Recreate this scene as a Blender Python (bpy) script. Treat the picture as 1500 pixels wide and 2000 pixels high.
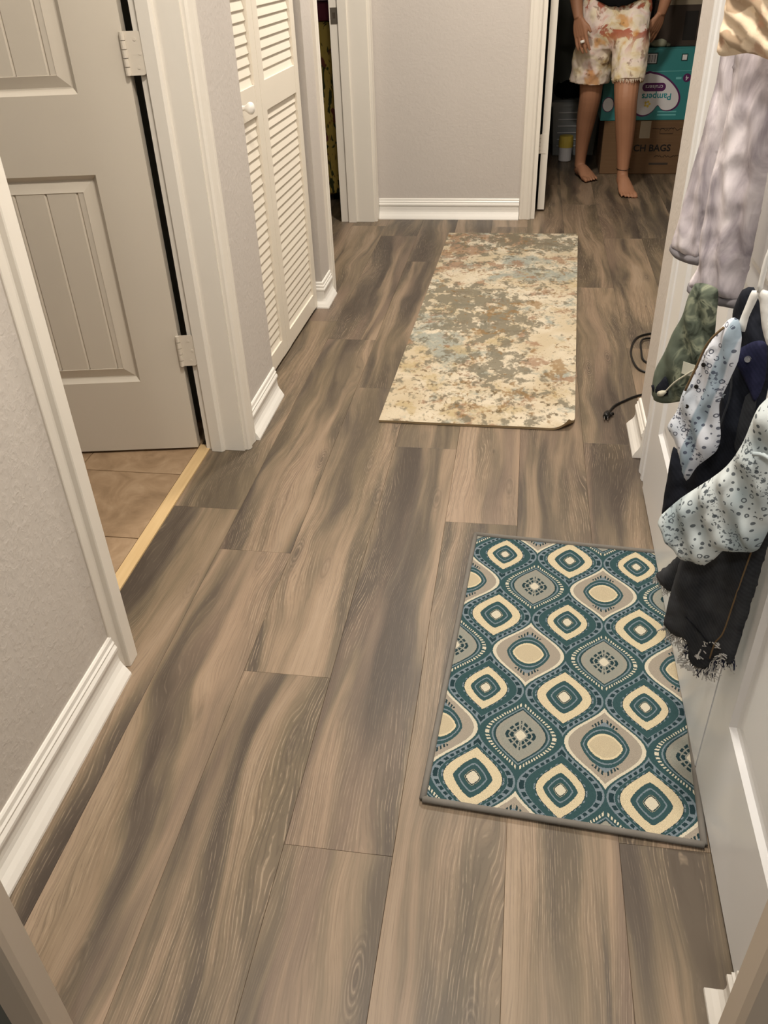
import bpy, bmesh, math, random
from mathutils import Vector, Matrix, noise
from mathutils.geometry import delaunay_2d_cdt
R = math.radians
random.seed(4)
for o in list(bpy.data.objects):
    bpy.data.objects.remove(o)
sc = bpy.context.scene
C = sc.collection

# ------------------------------------------------------------------ camera
cam_d = bpy.data.cameras.new('camera')
cam = bpy.data.objects.new('camera', cam_d)
C.objects.link(cam)
cam_d.sensor_fit = 'VERTICAL'
cam_d.sensor_height = 36.0
cam_d.lens = 36.0 * 1632.48 / 2000.0
cam_d.clip_start = 0.02
pitch, yaw, roll = R(34.3494), R(-9.9497), R(2.3878)
fw = Vector((math.sin(yaw) * math.cos(pitch), math.cos(yaw) * math.cos(pitch), -math.sin(pitch)))
rt = Vector((math.cos(yaw), -math.sin(yaw), 0))
dn = fw.cross(rt)
rt2 = math.cos(roll) * rt + math.sin(roll) * dn
dn2 = -math.sin(roll) * rt + math.cos(roll) * dn
mw = Matrix.Identity(4)
for i in range(3):
    mw[i][0] = rt2[i]; mw[i][1] = -dn2[i]; mw[i][2] = -fw[i]
mw[2][3] = 1.22
cam.matrix_world = mw
sc.camera = cam

# ------------------------------------------------------------------ world, lights, exposure
w = bpy.data.worlds.new('world'); sc.world = w
w.use_nodes = True
w.node_tree.nodes['Background'].inputs[0].default_value = (0.75, 0.8, 0.9, 1)
w.node_tree.nodes['Background'].inputs[1].default_value = 0.02

def area(name, loc, size, power, col, rot=(0, 0, 0)):
    l = bpy.data.lights.new(name, 'AREA'); l.shape = 'DISK'; l.size = size
    l.energy = power; l.color = col
    o = bpy.data.objects.new(name, l); o.location = loc; o.rotation_euler = rot
    C.objects.link(o); return o
WARM = (1.0, 0.915, 0.80)
area('hall_ceiling_light_near', (-0.12, 1.05, 2.41), 0.26, 34, WARM)
area('hall_ceiling_light_far', (-0.12, 3.30, 2.41), 0.26, 42, WARM)
area('side_hall_ceiling_light', (1.1, 3.3, 2.41), 0.26, 8, WARM)
area('bathroom_ceiling_light', (-1.7, 1.6, 2.41), 0.3, 5, WARM)
area('near_room_fill_light', (-0.25, -0.6, 2.41), 0.3, 18, (1.0, 0.96, 0.90))  # unseen lamp added to brighten the near frame, clothes and closet doors
sc.view_settings.view_transform = 'Standard'
sc.view_settings.look = 'None'
sc.view_settings.exposure = 0.0
sc.view_settings.gamma = 1.0
sc.view_settings.use_curve_mapping = False

# ------------------------------------------------------------------ helpers
def obj(name, bm, mat, parent=None, smooth=False):
    me = bpy.data.meshes.new(name)
    bmesh.ops.recalc_face_normals(bm, faces=bm.faces)
    bm.to_mesh(me); bm.free()
    if smooth:
        for p in me.polygons: p.use_smooth = True
    if mat: me.materials.append(mat)
    o = bpy.data.objects.new(name, me); C.objects.link(o)
    if parent: o.parent = parent
    return o
def mesh_obj(name, me, parent=None, loc=(0, 0, 0)):
    o = bpy.data.objects.new(name, me); C.objects.link(o); o.location = loc
    if parent: o.parent = parent
    return o
def empty(name, loc=(0, 0, 0), rz=0.0):
    o = bpy.data.objects.new(name, None); C.objects.link(o)
    o.location = loc; o.rotation_euler = (0, 0, rz); o.empty_display_size = 0.05
    return o
def tag(o, label=None, cat=None, group=None, kind=None):
    if label: o['label'] = label
    if cat: o['category'] = cat
    if group: o['group'] = group
    if kind: o['kind'] = kind
    return o
def struct(o, label, cat):
    return tag(o, label, cat, kind='structure')
def bx(bm, x0, x1, y0, y1, z0, z1):
    v = [bm.verts.new(p) for p in ((x0, y0, z0), (x1, y0, z0), (x1, y1, z0), (x0, y1, z0),
                                   (x0, y0, z1), (x1, y0, z1), (x1, y1, z1), (x0, y1, z1))]
    for f in ((0, 3, 2, 1), (4, 5, 6, 7), (0, 1, 5, 4), (1, 2, 6, 5), (2, 3, 7, 6), (3, 0, 4, 7)):
        bm.faces.new([v[i] for i in f])
    return bm
def box(name, mat, dims, parent=None, bevel=0.0):
    bm = bmesh.new(); bx(bm, *dims)
    if bevel:
        bmesh.ops.bevel(bm, geom=bm.edges[:], offset=bevel, segments=2, affect='EDGES', profile=0.6)
    return obj(name, bm, mat, parent)
def loft(bm, rings, cap=True, closed=True):
    vr = [[bm.verts.new(p) for p in r] for r in rings]
    n = len(vr[0])
    for a, b in zip(vr, vr[1:]):
        for i in range(n if closed else n - 1):
            j = (i + 1) % n
            bm.faces.new((a[i], a[j], b[j], b[i]))
    if cap and closed:
        bm.faces.new(vr[0]); bm.faces.new(list(reversed(vr[-1])))
    return vr
def extrude_profile(bm, prof, p0, p1, out, m0=0.0, m1=0.0):
    """prof: (offset from wall, z); p0->p1 along wall foot; out: unit vector out of the wall; m: mitre factors"""
    p0, p1, out = Vector(p0), Vector(p1), Vector(out)
    d = (p1 - p0).normalized()
    rings = []
    for p, m in ((p0, -m0), (p1, m1)):
        rings.append([p + out * a + d * (m * a) + Vector((0, 0, z)) for a, z in prof])
    loft(bm, rings)
def tube(bm, pts, rad, n=8):
    pts = [Vector(p) for p in pts]
    rings = []
    up = Vector((0.13, 0.31, 0.94)).normalized()
    for i, p in enumerate(pts):
        t = (pts[min(i + 1, len(pts) - 1)] - pts[max(i - 1, 0)]).normalized()
        a = t.cross(up)
        if a.length < 1e-3: a = t.cross(Vector((1, 0, 0)))
        a.normalize(); b = t.cross(a)
        r = rad[i] if isinstance(rad, (list, tuple)) else rad
        rings.append([p + (a * math.cos(2 * math.pi * k / n) + b * math.sin(2 * math.pi * k / n)) * r for k in range(n)])
    loft(bm, rings)
def spline(pts, k=6):
    pts = [Vector(p) for p in pts]; out = []
    q = [pts[0]] + pts + [pts[-1]]
    for i in range(1, len(q) - 2):
        a, b, c, d = q[i - 1], q[i], q[i + 1], q[i + 2]
        for s in range(k):
            t = s / k
            out.append(0.5 * ((2 * b) + (c - a) * t + (2 * a - 5 * b + 4 * c - d) * t * t + (3 * b - a - 3 * c + d) * t ** 3))
    out.append(pts[-1]); return out

# ------------------------------------------------------------------ node helpers
def srgb(r, g, b):
    f = lambda c: (c / 255 / 12.92) if c / 255 <= 0.04045 else ((c / 255 + 0.055) / 1.055) ** 2.4
    return (f(r), f(g), f(b), 1.0)
class M:
    """thin wrapper that builds a node material from python expressions"""
    def __init__(self, name, rough=0.5, spec=0.5):
        self.m = bpy.data.materials.new(name); self.m.use_nodes = True
        self.t = self.m.node_tree; self.b = self.t.nodes['Principled BSDF']
        self.b.inputs['Roughness'].default_value = rough
        self.b.inputs['Specular IOR Level'].default_value = spec
    def n(self, typ, **kw):
        nd = self.t.nodes.new(typ)
        for k, v in kw.items(): setattr(nd, k, v)
        return nd
    def link(self, a, b):
        if isinstance(a, E): a = a.s
        if hasattr(a, 'node'): self.t.links.new(a, b)
        else: b.default_value = a
    def coord(self, kind='Object'):
        return self.n('ShaderNodeTexCoord').outputs[kind]
    def xyz(self, v=None):
        s = self.n('ShaderNodeSeparateXYZ'); self.link(v if v is not None else self.coord(), s.inputs[0])
        return [E(self, s.outputs[i]) for i in range(3)]
    def vec(self, x, y, z=0.0):
        c = self.n('ShaderNodeCombineXYZ')
        for i, a in enumerate((x, y, z)): self.link(a, c.inputs[i])
        return c.outputs[0]
    def noise(self, v, scale=1.0, detail=3.0, rough=0.5, dist=0.0, w=None, color=False):
        nd = self.n('ShaderNodeTexNoise')
        if w is not None:
            nd.noise_dimensions = '4D'; self.link(w, nd.inputs['W'])
        if v is not None: self.link(v, nd.inputs['Vector'])
        nd.inputs['Scale'].default_value = scale; nd.inputs['Detail'].default_value = detail
        nd.inputs['Roughness'].default_value = rough; nd.inputs['Distortion'].default_value = dist
        return nd.outputs['Color'] if color else E(self, nd.outputs['Fac'])
    def voronoi(self, v, scale=1.0, rnd=1.0, feature='F1'):
        nd = self.n('ShaderNodeTexVoronoi', feature=feature)
        self.link(v, nd.inputs['Vector']); nd.inputs['Scale'].default_value = scale
        nd.inputs['Randomness'].default_value = rnd
        return E(self, nd.outputs['Distance'])
    def rnd(self):
        return E(self, self.n('ShaderNodeObjectInfo').outputs['Random'])
    def mix(self, f, a, b):
        nd = self.n('ShaderNodeMix', data_type='RGBA')
        self.link(f, nd.inputs[0]); self.link(a, nd.inputs[6]); self.link(b, nd.inputs[7])
        return nd.outputs[2]
    def mul(self, a, b, f=1.0):
        nd = self.n('ShaderNodeMix', data_type='RGBA', blend_type='MULTIPLY')
        self.link(f, nd.inputs[0]); self.link(a, nd.inputs[6]); self.link(b, nd.inputs[7])
        return nd.outputs[2]
    def ramp(self, f, stops, interp='LINEAR'):
        nd = self.n('ShaderNodeValToRGB'); self.link(f, nd.inputs[0])
        cr = nd.color_ramp; cr.interpolation = interp
        while len(cr.elements) < len(stops): cr.elements.new(0.5)
        for e, (p, c) in zip(cr.elements, stops): e.position = p; e.color = c
        return nd.outputs[0]
    def grey(self, e):
        c = self.n('ShaderNodeCombineColor')
        for i in range(3): self.link(e, c.inputs[i])
        return c.outputs[0]
    def color(self, c): self.link(c, self.b.inputs['Base Color']); return self
    def rough(self, c): self.link(c, self.b.inputs['Roughness']); return self
    def bump(self, h, strength=0.3, dist=0.002):
        nd = self.n('ShaderNodeBump'); nd.inputs['Strength'].default_value = strength
        nd.inputs['Distance'].default_value = dist
        self.link(h, nd.inputs['Height']); self.link(nd.outputs[0], self.b.inputs['Normal']); return self
class E:
    def __init__(self, m, s): self.m = m; self.s = s
    def op(self, o, *a, clamp=False):
        nd = self.m.n('ShaderNodeMath', operation=o, use_clamp=clamp)
        for i, x in enumerate((self,) + a): self.m.link(x, nd.inputs[i])
        return E(self.m, nd.outputs[0])
    def __add__(s, o): return s.op('ADD', o)
    __radd__ = __add__
    def __sub__(s, o): return s.op('SUBTRACT', o)
    def __rsub__(s, o): return (s * -1.0) + o
    def __mul__(s, o): return s.op('MULTIPLY', o)
    __rmul__ = __mul__
    def __truediv__(s, o): return s.op('DIVIDE', o)
    def abs(s): return s.op('ABSOLUTE')
    def sin(s): return s.op('SINE')
    def cos(s): return s.op('COSINE')
    def pow(s, p): return s.op('POWER', p)
    def fract(s): return s.op('FRACT')
    def floor(s): return s.op('FLOOR')
    def mod(s, k): return s.op('FLOORED_MODULO', k)
    def lt(s, k): return s.op('LESS_THAN', k)
    def gt(s, k): return s.op('GREATER_THAN', k)
    def min(s, k): return s.op('MINIMUM', k)
    def max(s, k): return s.op('MAXIMUM', k)
    def sat(s): return s.op('ADD', 0.0, clamp=True)
    def step(s, a, b):
        nd = s.m.n('ShaderNodeMapRange', interpolation_type='SMOOTHSTEP')
        s.m.link(s, nd.inputs[0]); nd.inputs[1].default_value = a; nd.inputs[2].default_value = b
        return E(s.m, nd.outputs[0])

# ------------------------------------------------------------------ materials
def paint(name, rgb, rough=0.5, bump=0.0, scale=60.0, dist=0.002, detail=3.0):
    m = M(name, rough, 0.4)
    v = m.coord()
    n1 = m.noise(v, 3.0, 2.0)
    c = srgb(*rgb)
    c2 = tuple(x * 0.93 for x in c[:3]) + (1,)
    m.color(m.mix(n1, c2, c))
    if bump: m.bump(m.noise(v, scale, detail, 0.55), bump, dist)
    return m.m
MAT = {}
MAT['wall'] = paint('wall_paint_grey', (207, 200, 194), 0.75, 0.55, 85.0, 0.0025)
def knockdown():
    m = M('wall_paint_grey_textured', 0.75, 0.3); v = m.coord()
    h = m.noise(v, 70.0, 4.0, 0.55, 0.3)
    hh = h.step(0.40, 0.72) + m.noise(v, 190.0, 2.0) * 0.35
    m.color(m.mix(m.noise(v, 3.0), srgb(198, 191, 183), srgb(207, 200, 193)))
    m.bump(hh, 0.26, 0.0020); return m.m
MAT['wall_rough'] = knockdown()
MAT['trim'] = paint('trim_white_gloss', (236, 230, 220), 0.35, 0.06, 25.0, 0.001)
MAT['base'] = paint('baseboard_white_gloss', (246, 243, 237), 0.30, 0.05, 30.0, 0.001)
MAT['door'] = paint('door_paint_warm_white', (216, 207, 193), 0.42, 0.10, 140.0, 0.0006)
MAT['door_white'] = paint('door_paint_white', (238, 239, 241), 0.28, 0.08, 120.0, 0.0006)
MAT['louver'] = paint('louver_paint_cream', (240, 232, 218), 0.40, 0.06, 60.0, 0.0006)
MAT['frame'] = paint('frame_paint_beige', (205, 192, 176), 0.5, 0.05, 40.0, 0.001)
MAT['ceiling'] = paint('ceiling_paint', (232, 229, 222), 0.9, 0.3, 60.0)
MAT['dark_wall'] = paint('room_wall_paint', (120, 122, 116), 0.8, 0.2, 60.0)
MAT['subfloor'] = paint('plank_joint_dark', (70, 60, 50), 0.9)
MAT['grout'] = paint('tile_grout', (150, 128, 100), 0.9)
def metal(name, rgb, rough=0.35):
    m = M(name, rough, 0.5); m.b.inputs['Metallic'].default_value = 0.9
    v = m.coord(); m.color(m.mix(m.noise(v, 40.0), srgb(*rgb), tuple(c * 0.8 for c in srgb(*rgb)[:3]) + (1,))); return m.m
MAT['nickel'] = metal('satin_nickel', (180, 170, 158))
MAT['steel'] = metal('bright_steel', (220, 220, 220), 0.2)

def plank_mat():
    m = M('oak_vinyl_plank', 0.42, 0.4)
    x, y, z = m.xyz()
    r = m.rnd()
    ox, oy = r * 37.0, r * 91.0
    # growth field: straight grain bent by a slow noise, closes into cathedral loops here and there
    wn = m.noise(m.vec(x * 6.5 + ox, y * 1.5 + oy, r * 7.0), 1.0, 2.0, 0.45, 0.2)
    wn2 = m.noise(m.vec(x * 22.0 + oy, y * 7.0 + ox, r * 3.0), 1.0, 2.0, 0.5)
    F = x + (wn - 0.5) * 0.13 + (wn2 - 0.5) * 0.007
    # broad colour bands that run with the plank
    band = m.noise(m.vec(F * 14.0 + ox, y * 0.95 + oy, r * 13.0), 1.0, 3.0, 0.55, 0.4)
    band = band + (wn2 - 0.5) * 0.08 + (r.fract() - 0.5) * 0.03
    base = m.ramp(band, [(0.34, srgb(78, 68, 60)), (0.43, srgb(96, 85, 74)), (0.49, srgb(116, 103, 86)), (0.54, srgb(136, 119, 99)),
                         (0.60, srgb(156, 135, 113)), (0.70, srgb(170, 149, 127))])
    tone = m.noise(m.vec(F * 8.0 + oy, y * 0.9 + ox, r * 5.0), 1.0, 2.0, 0.5)
    base = m.mix(tone.step(0.52, 0.66) * 0.45, base, srgb(163, 139, 119))
    base = m.mix(tone.step(0.48, 0.34) * 0.35, base, srgb(122, 108, 84))
    where = m.noise(m.vec(x * 7.0 + ox, y * 1.6 + ox, r * 3.0), 1.0, 1.0).step(0.44, 0.60)
    brk = m.noise(m.vec(F * 260.0, y * 24.0, r * 17.0), 1.0, 3.0, 0.6)
    # fine growth lines: dark valleys and limed ridges
    ln = (F * (2.0 * math.pi / 0.0046) + wn2 * 6.0 + brk * 2.5).sin()
    ln2 = (F * (2.0 * math.pi / 0.0155) + wn2 * 3.0).sin()
    base = m.mix(ln2.step(0.1, 1.0) * brk.step(0.30, 0.55) * (where * 0.28 + 0.06), base, srgb(86, 74, 63))
    base = m.mix(ln.step(0.45, 1.0) * brk.step(0.44, 0.60) * (where * 0.42 + 0.12), base, srgb(188, 168, 144))
    base = m.mix(ln.step(-0.5, -1.0) * brk.step(0.60, 0.44) * (where * 0.26 + 0.14), base, srgb(84, 72, 60))
    # knots
    kv = m.n('ShaderNodeTexVoronoi', feature='F1'); m.link(m.vec(x * 2.6 + ox, y * 0.62 + oy, r * 11.0), kv.inputs['Vector'])
    kd = E(m, kv.outputs['Distance'])
    pick = E(m, m.n('ShaderNodeSeparateColor').outputs[0]); m.link(kv.outputs['Color'], pick.s.node.inputs[0])
    some = pick.step(0.35, 0.55)
    kr = (kd * 125.0 + wn2 * 5.0).sin()
    halo = (1.0 - kd.step(0.06, 0.30)) * some
    base = m.mix(halo * 0.45, base, srgb(92, 81, 72))
    base = m.mix(halo * kr.step(0.1, 1.0) * 0.45, base, srgb(76, 66, 58))
    base = m.mix(halo * kr.step(-0.4, -1.0) * brk.step(0.40, 0.56) * 0.35, base, srgb(182, 163, 141))
    base = m.mix((1.0 - kd.step(0.01, 0.06)) * 0.6, base, srgb(76, 65, 57))
    pores = m.noise(m.vec(F * 520.0, y * 10.0, r * 29.0), 1.0, 2.0, 0.5)
    base = m.mix(pores.step(0.56, 0.72) * 0.30, base, srgb(92, 79, 66))
    m.color(m.mul(base, m.grey(r * 0.14 + 0.77)))
    m.rough(pores * 0.12 + 0.38)
    m.bump(pores * 0.5 + ln * 0.15 + brk * 0.3, 0.10, 0.0006)
    return m.m
MAT['plank'] = plank_mat()

def tile_mat():
    m = M('tan_marbled_tile', 0.4, 0.5); v = m.coord(); r = m.rnd()
    n = m.noise(v, 9.0, 5.0, 0.6, 1.6, w=r * 30.0)
    m.color(m.ramp(n, [(0.30, srgb(140, 116, 90)), (0.5, srgb(162, 136, 108)), (0.7, srgb(180, 155, 127))])); return m.m
MAT['tile'] = tile_mat()
def strip_mat():
    m = M('pale_wood_threshold', 0.5, 0.4); x, y, z = m.xyz()
    n = m.noise(m.vec(x * 120.0, y * 5.0), 1.0, 3.0)
    m.color(m.mix(n, srgb(205, 172, 122), srgb(226, 198, 152))); return m.m
MAT['strip'] = strip_mat()

def mat_pattern():
    """ogee lattice doormat: object coords, x across 0..0.457, y along 0..0.78"""
    m = M('ogee_print_pile', 0.95, 0.1)
    x, y, z = m.xyz()
    j = m.noise(m.vec(x, y), 420.0, 1.0)
    j2 = m.noise(m.vec(x + 3.0, y), 420.0, 1.0)
    x = x + (j - 0.5) * 0.0032; y = y + (j2 - 0.5) * 0.0032
    p = (x - 0.0785) / 0.1508          # one lattice step across
    q = (y - 0.060) / 0.1085           # one row per step; medallion rows at even q
    def cell(dp, dq):
        pp = p + dp; qq = (q + dq) * 0.5
        i = (pp + 0.5).floor(); k = (qq + 0.5).floor()
        a = (pp - i).abs(); b = (qq - k) * 2.0          # b in -1..1
        L = (a * 4.0 - (b * math.pi).cos() + 1.0) * 0.5  # 0 at centre, 1 on the ogee edge
        par = (i + k).mod(2.0)
        return a, b.abs(), L, par, b
    a0, b0, L0, par0, s0 = cell(0.0, 0.0)
    a1, b1, L1, par1, s1 = cell(0.5, 1.0)
    inA = L0.lt(1.0)
    a = a1 + (a0 - a1) * inA; b = b1 + (b0 - b1) * inA; L = L1 + (L0 - L1) * inA; par = par1 + (par0 - par1) * inA
    teal = srgb(58, 86, 90); teal2 = srgb(42, 64, 70); blue = srgb(126, 140, 150)
    cream = srgb(222, 208, 176); taupe = srgb(166, 157, 144); greyc = srgb(152, 153, 144); white = srgb(218, 210, 190); sand = srgb(200, 186, 158)
    D = ((a / 0.36).pow(1.30) + (b / 0.62).pow(1.30)).pow(1.0 / 1.30)
    ang = (b / 0.62).op('ARCTAN2', a / 0.36)
    def put(base, cond, c): return m.mix(cond, base, c)
    def between(v, lo, hi): return v.gt(lo) * v.lt(hi)
    # ---- kind A: cream medallion with teal frame (rows with even q)
    LA = L + par * 0.13 + 0.02
    A = m.mix(0.0, teal, teal)
    A = put(A, between(L, 0.80, 0.98), blue)
    A = put(A, between(L, 0.82, 0.93) * ((ang * 30.0).sin().gt(-0.35)), teal2)
    A = put(A, between(L, 0.755, 0.80), teal)
    A = put(A, LA.lt(0.755) * between(L, 0.0, 0.755) * ((ang * 24.0).sin().gt(0.3)), blue)
    A = put(A, LA.lt(0.72), teal2)
    A = put(A, LA.lt(0.70), cream)
    spk = m.noise(m.vec(x, y), 900.0, 1.0).gt(0.56)
    A = put(A, between(LA, 0.40, 0.70) * spk, sand)
    DA = D * (1.0 + par * 0.18)
    A = put(A, between(DA, 0.26, 0.64), teal)
    A = put(A, between(DA, 0.42, 0.47), blue)
    A = put(A, DA.lt(0.25) * DA.gt(0.21), teal2)
    A = put(A, DA.lt(0.21), white)
    # ---- kind B: broad taupe ring edged in white, large sand heart
    B = m.mix(0.0, teal, teal)
    B = put(B, between(L, 0.86, 0.955), white)
    B = put(B, L.lt(0.86), taupe)
    B = put(B, L.lt(0.56), blue)
    B = put(B, between(L, 0.56, 0.70) * between(b, 0.40, 0.74) * ((ang * 44.0).sin().gt(-0.1)), teal2)
    D2 = ((a / 0.315).pow(2.0) + (b / 0.50).pow(1.35)).pow(1.0 / 1.7)
    B = put(B, D2.lt(0.90), teal)
    B = put(B, between(D2, 0.74, 0.79), blue)
    B = put(B, D2.lt(0.62), cream)
    B = put(B, D2.lt(0.54), sand)
    # ---- kind C: grey ring with fine hatching
    Cc = m.mix(0.0, teal, teal)
    Cc = put(Cc, between(L, 0.76, 0.86) * ((ang * 60.0).sin().gt(0.0)), white)
    Cc = put(Cc, between(L, 0.66, 0.70), blue)
    Cc = put(Cc, L.lt(0.63), teal2)
    Cc = put(Cc, L.lt(0.60), greyc)
    Cc = put(Cc, between(L, 0.50, 0.60) * spk, taupe)
    Cc = put(Cc, between(D, 0.24, 0.52) * ((ang * 12.0).sin().gt(-0.5)), teal2)
    Cc = put(Cc, between(D, 0.36, 0.41), greyc)
    Cc = put(Cc, D.lt(0.18), white)
    BC = m.mix(par, Cc, B)
    col = m.mix(inA, BC, A)
    f = m.noise(m.coord(), 900.0, 2.0)
    col = m.mul(col, m.grey(f * 0.7 + 0.46))
    m.color(col); m.bump(f, 0.5, 0.0015)
    return m.m
MAT['ogee'] = mat_pattern()
def cloth(name, rgb, rough=0.95, var=0.12, scale=40.0, bump=0.2, weave=700.0):
    m = M(name, rough, 0.15); v = m.coord()
    c = srgb(*rgb); d = tuple(k * (1 - var * 2) for k in c[:3]) + (1,)
    m.color(m.mix(m.noise(v, scale, 3.0), d, c)); m.bump(m.noise(v, weave, 1.0), bump, 0.0008); return m.m
MAT['binding'] = cloth('grey_binding_tape', (128, 124, 118))
MAT['rug_back'] = cloth('rug_backing_tan', (150, 130, 100))

def runner_mat():
    """abstract distressed runner: x across -0.3..0.3, y along 0..2"""
    m = M('abstract_runner_pile', 0.97, 0.05)
    x, y, z = m.xyz()
    def blobs(lst):
        tot = None
        for cx, cy, sx, sy, amp in lst:
            dx = (x - cx) / sx; dy = (y - cy) / sy
            g = ((dx * dx + dy * dy) * -1.0).op('EXPONENT') * amp
            tot = g if tot is None else tot + g
        return tot
    def field(seed, sx=16.0, sy=12.0, d=5.0):
        return m.noise(m.vec(x * sx + seed, y * sy + seed * 1.7), 1.0, d, 0.62, 0.3)
    fine = m.noise(m.vec(x * 90.0, y * 60.0), 1.0, 2.0) - 0.5
    col = m.mix(field(3.1, 6.0, 5.0, 2.0).step(0.35, 0.65), srgb(210, 194, 166), srgb(228, 216, 194))
    def lay(col, seed, thr, lst, c, soft=0.03, sx=16.0, sy=12.0, amt=1.0):
        f = field(seed, sx, sy) + blobs(lst) + fine * 0.20
        return m.mix(f.step(thr - soft, thr + soft) * amt, col, c)
    col = lay(col, 41.0, 0.60, [(0.12, 1.45, 0.16, 0.16, 0.22), (-0.22, 0.72, 0.14, 0.2, 0.12), (-0.05, 0.5, 0.1, 0.1, 0.14), (-0.2, 1.85, 0.2, 0.2, 0.06)], srgb(160, 166, 158), 0.08, 9.0, 8.0, 0.85)
    col = lay(col, 7.0, 0.62, [(-0.12, 0.18, 0.22, 0.16, 0.06), (-0.1, 0.55, 0.2, 0.12, 0.10)], srgb(190, 168, 122), 0.07, 8.0, 7.0, 0.6)
    col = lay(col, 23.0, 0.60, [(-0.22, 1.72, 0.12, 0.16, 0.20), (0.0, 1.9, 0.25, 0.10, 0.16), (-0.18, 1.45, 0.2, 0.1, 0.10), (0.15, 1.6, 0.08, 0.08, 0.06)], srgb(160, 124, 98), 0.06, 10.0, 9.0, 0.75)
    col = lay(col, 11.0, 0.56, [(-0.15, 1.08, 0.20, 0.14, 0.18), (0.02, 0.80, 0.18, 0.14, 0.18), (0.05, 0.42, 0.12, 0.16, 0.12), (0.06, 1.85, 0.3, 0.16, 0.12), (0.22, 1.78, 0.08, 0.1, 0.12), (-0.2, 0.85, 0.1, 0.1, 0.06),
                                 (0.22, 0.7, 0.09, 0.35, -0.12), (0.22, 1.62, 0.12, 0.1, -0.08), (-0.22, 0.12, 0.12, 0.1, -0.06), (-0.1, 1.35, 0.2, 0.08, -0.08)], srgb(128, 122, 106), 0.06, 22.0, 17.0, 0.85)
    col = lay(col, 57.0, 0.63, [(0.02, 0.92, 0.07, 0.07, 0.16), (0.1, 0.2, 0.06, 0.08, 0.14), (0.23, 0.42, 0.03, 0.12, 0.2), (0.12, 1.02, 0.06, 0.06, 0.14), (-0.02, 0.12, 0.05, 0.06, 0.12), (-0.04, 0.72, 0.06, 0.06, 0.1)], srgb(152, 120, 80), 0.05, 22.0, 16.0, 0.7)
    col = lay(col, 71.0, 0.66, [(-0.1, 0.3, 0.2, 0.2, 0.05), (0.2, 0.2, 0.06, 0.2, 0.06), (-0.1, 0.1, 0.3, 0.06, 0.04)], srgb(112, 94, 70), 0.03, 40.0, 30.0, 0.75)
    f = m.noise(m.coord(), 700.0, 2.0)
    m.color(m.mul(col, m.grey(f * 0.6 + 0.55))); m.bump(f, 0.5, 0.002)
    return m.m
MAT['runner'] = runner_mat()
# ================================================================== SETTING
CEIL = 2.44
WL = -0.762      # hall face of the left wall
WLB = -0.868     # its other face
# ---- floor: dark underlay, planks are single pieces
floor = box('floor', MAT['subfloor'], (-3.0, 1.9, -1.6, 6.5, -0.06, -0.004))
struct(floor, 'grey brown oak look plank floor running down the hallway', 'floor')
PW, PL = 0.1803, 1.31
def plank_mesh():
    bm = bmesh.new(); g = 0.00015; b = 0.0005; h = 0.0
    x0, x1, y0, y1 = g, PW - g, g, PL - g
    lo = [(x0, y0, -0.0042), (x1, y0, -0.0042), (x1, y1, -0.0042), (x0, y1, -0.0042)]
    mid = [(x, y, h - b) for x, y, _ in lo]
    top = [(x0 + b, y0 + b, h), (x1 - b, y0 + b, h), (x1 - b, y1 - b, h), (x0 + b, y1 - b, h)]
    loft(bm, [lo, mid, top])
    me = bpy.data.meshes.new('plank'); bmesh.ops.recalc_face_normals(bm, faces=bm.faces); bm.to_mesh(me); bm.free()
    me.materials.append(MAT['plank']); return me
pm = plank_mesh()
joint = {0: 1.732, 1: 1.56, 2: 1.163, 3: 0.786, 4: 1.732, 5: 1.30, 6: 2.167, 7: 1.55, 8: 4.18, 9: 2.0}
for c in range(-5, 13):
    x0 = -0.8685 + c * PW
    j = joint.get(c, (c * 0.47) % PL)
    ylo, yhi = (-1.3, 6.4) if c >= 0 else (3.0, 6.4)
    k = math.floor((ylo - j) / PL)
    y = j + k * PL
    while y < yhi:
        if y + PL > ylo and (c >= 0 or y > 2.95):
            mesh_obj('plank', pm, floor, (x0, y, 0))
        y += PL
# ---- bathroom tile floor and threshold
tf = box('floor_bathroom', MAT['grout'], (-2.7, -0.902, 0.5, 2.95, -0.003, 0.0015))
struct(tf, 'tan marbled tile floor seen inside the bathroom doorway', 'floor')
bm = bmesh.new(); bx(bm, 0.002, 0.303, 0.002, 0.303, 0.001, 0.0035)
tm = bpy.data.meshes.new('tile'); bmesh.ops.recalc_face_normals(bm, faces=bm.faces); bm.to_mesh(tm); bm.free(); tm.materials.append(MAT['tile'])
for i in range(5):
    for k in range(7):
        mesh_obj('tile', tm, tf, (-0.903 - 0.305 * (i + 1), 0.66 + 0.305 * k, 0))
th = box('trim_1', MAT['strip'], (-0.903, -0.8685, 1.165, 2.05, -0.003, 0.0042))
struct(th, 'pale wood threshold strip between tile and planks', 'threshold')

# ---- walls
def wall(name, mat, boxes, label):
    bm = bmesh.new()
    for b in boxes: bx(bm, *b)
    o = obj(name, bm, mat); struct(o, label, 'wall'); return o
wall('wall_left_near', MAT['wall_rough'], [(WLB, WL, 0.42, 1.166, 0, CEIL)], 'textured grey wall beside the bathroom doorway')
wall('wall_left_middle', MAT['wall'], [(WLB, WL, 2.05, 2.392, 0, CEIL)], 'narrow grey wall between bathroom door and louvered closet')
WF = -0.775
wall('wall_left_far', MAT['wall'], [(-0.868, WF, 3.20, 3.378, 0, CEIL)], 'narrow grey wall after the louvered closet')
wall('wall_left_header', MAT['wall'], [(WLB, WL, 1.166, 2.05, 2.05, CEIL), (WLB, WL, 2.392, 3.20, 2.05, CEIL), (WLB, WL, 3.395, 4.44, 2.05, CEIL), (WLB, WL, 4.44, 4.50, 0, CEIL)], 'grey wall above the left doorways')
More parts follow.
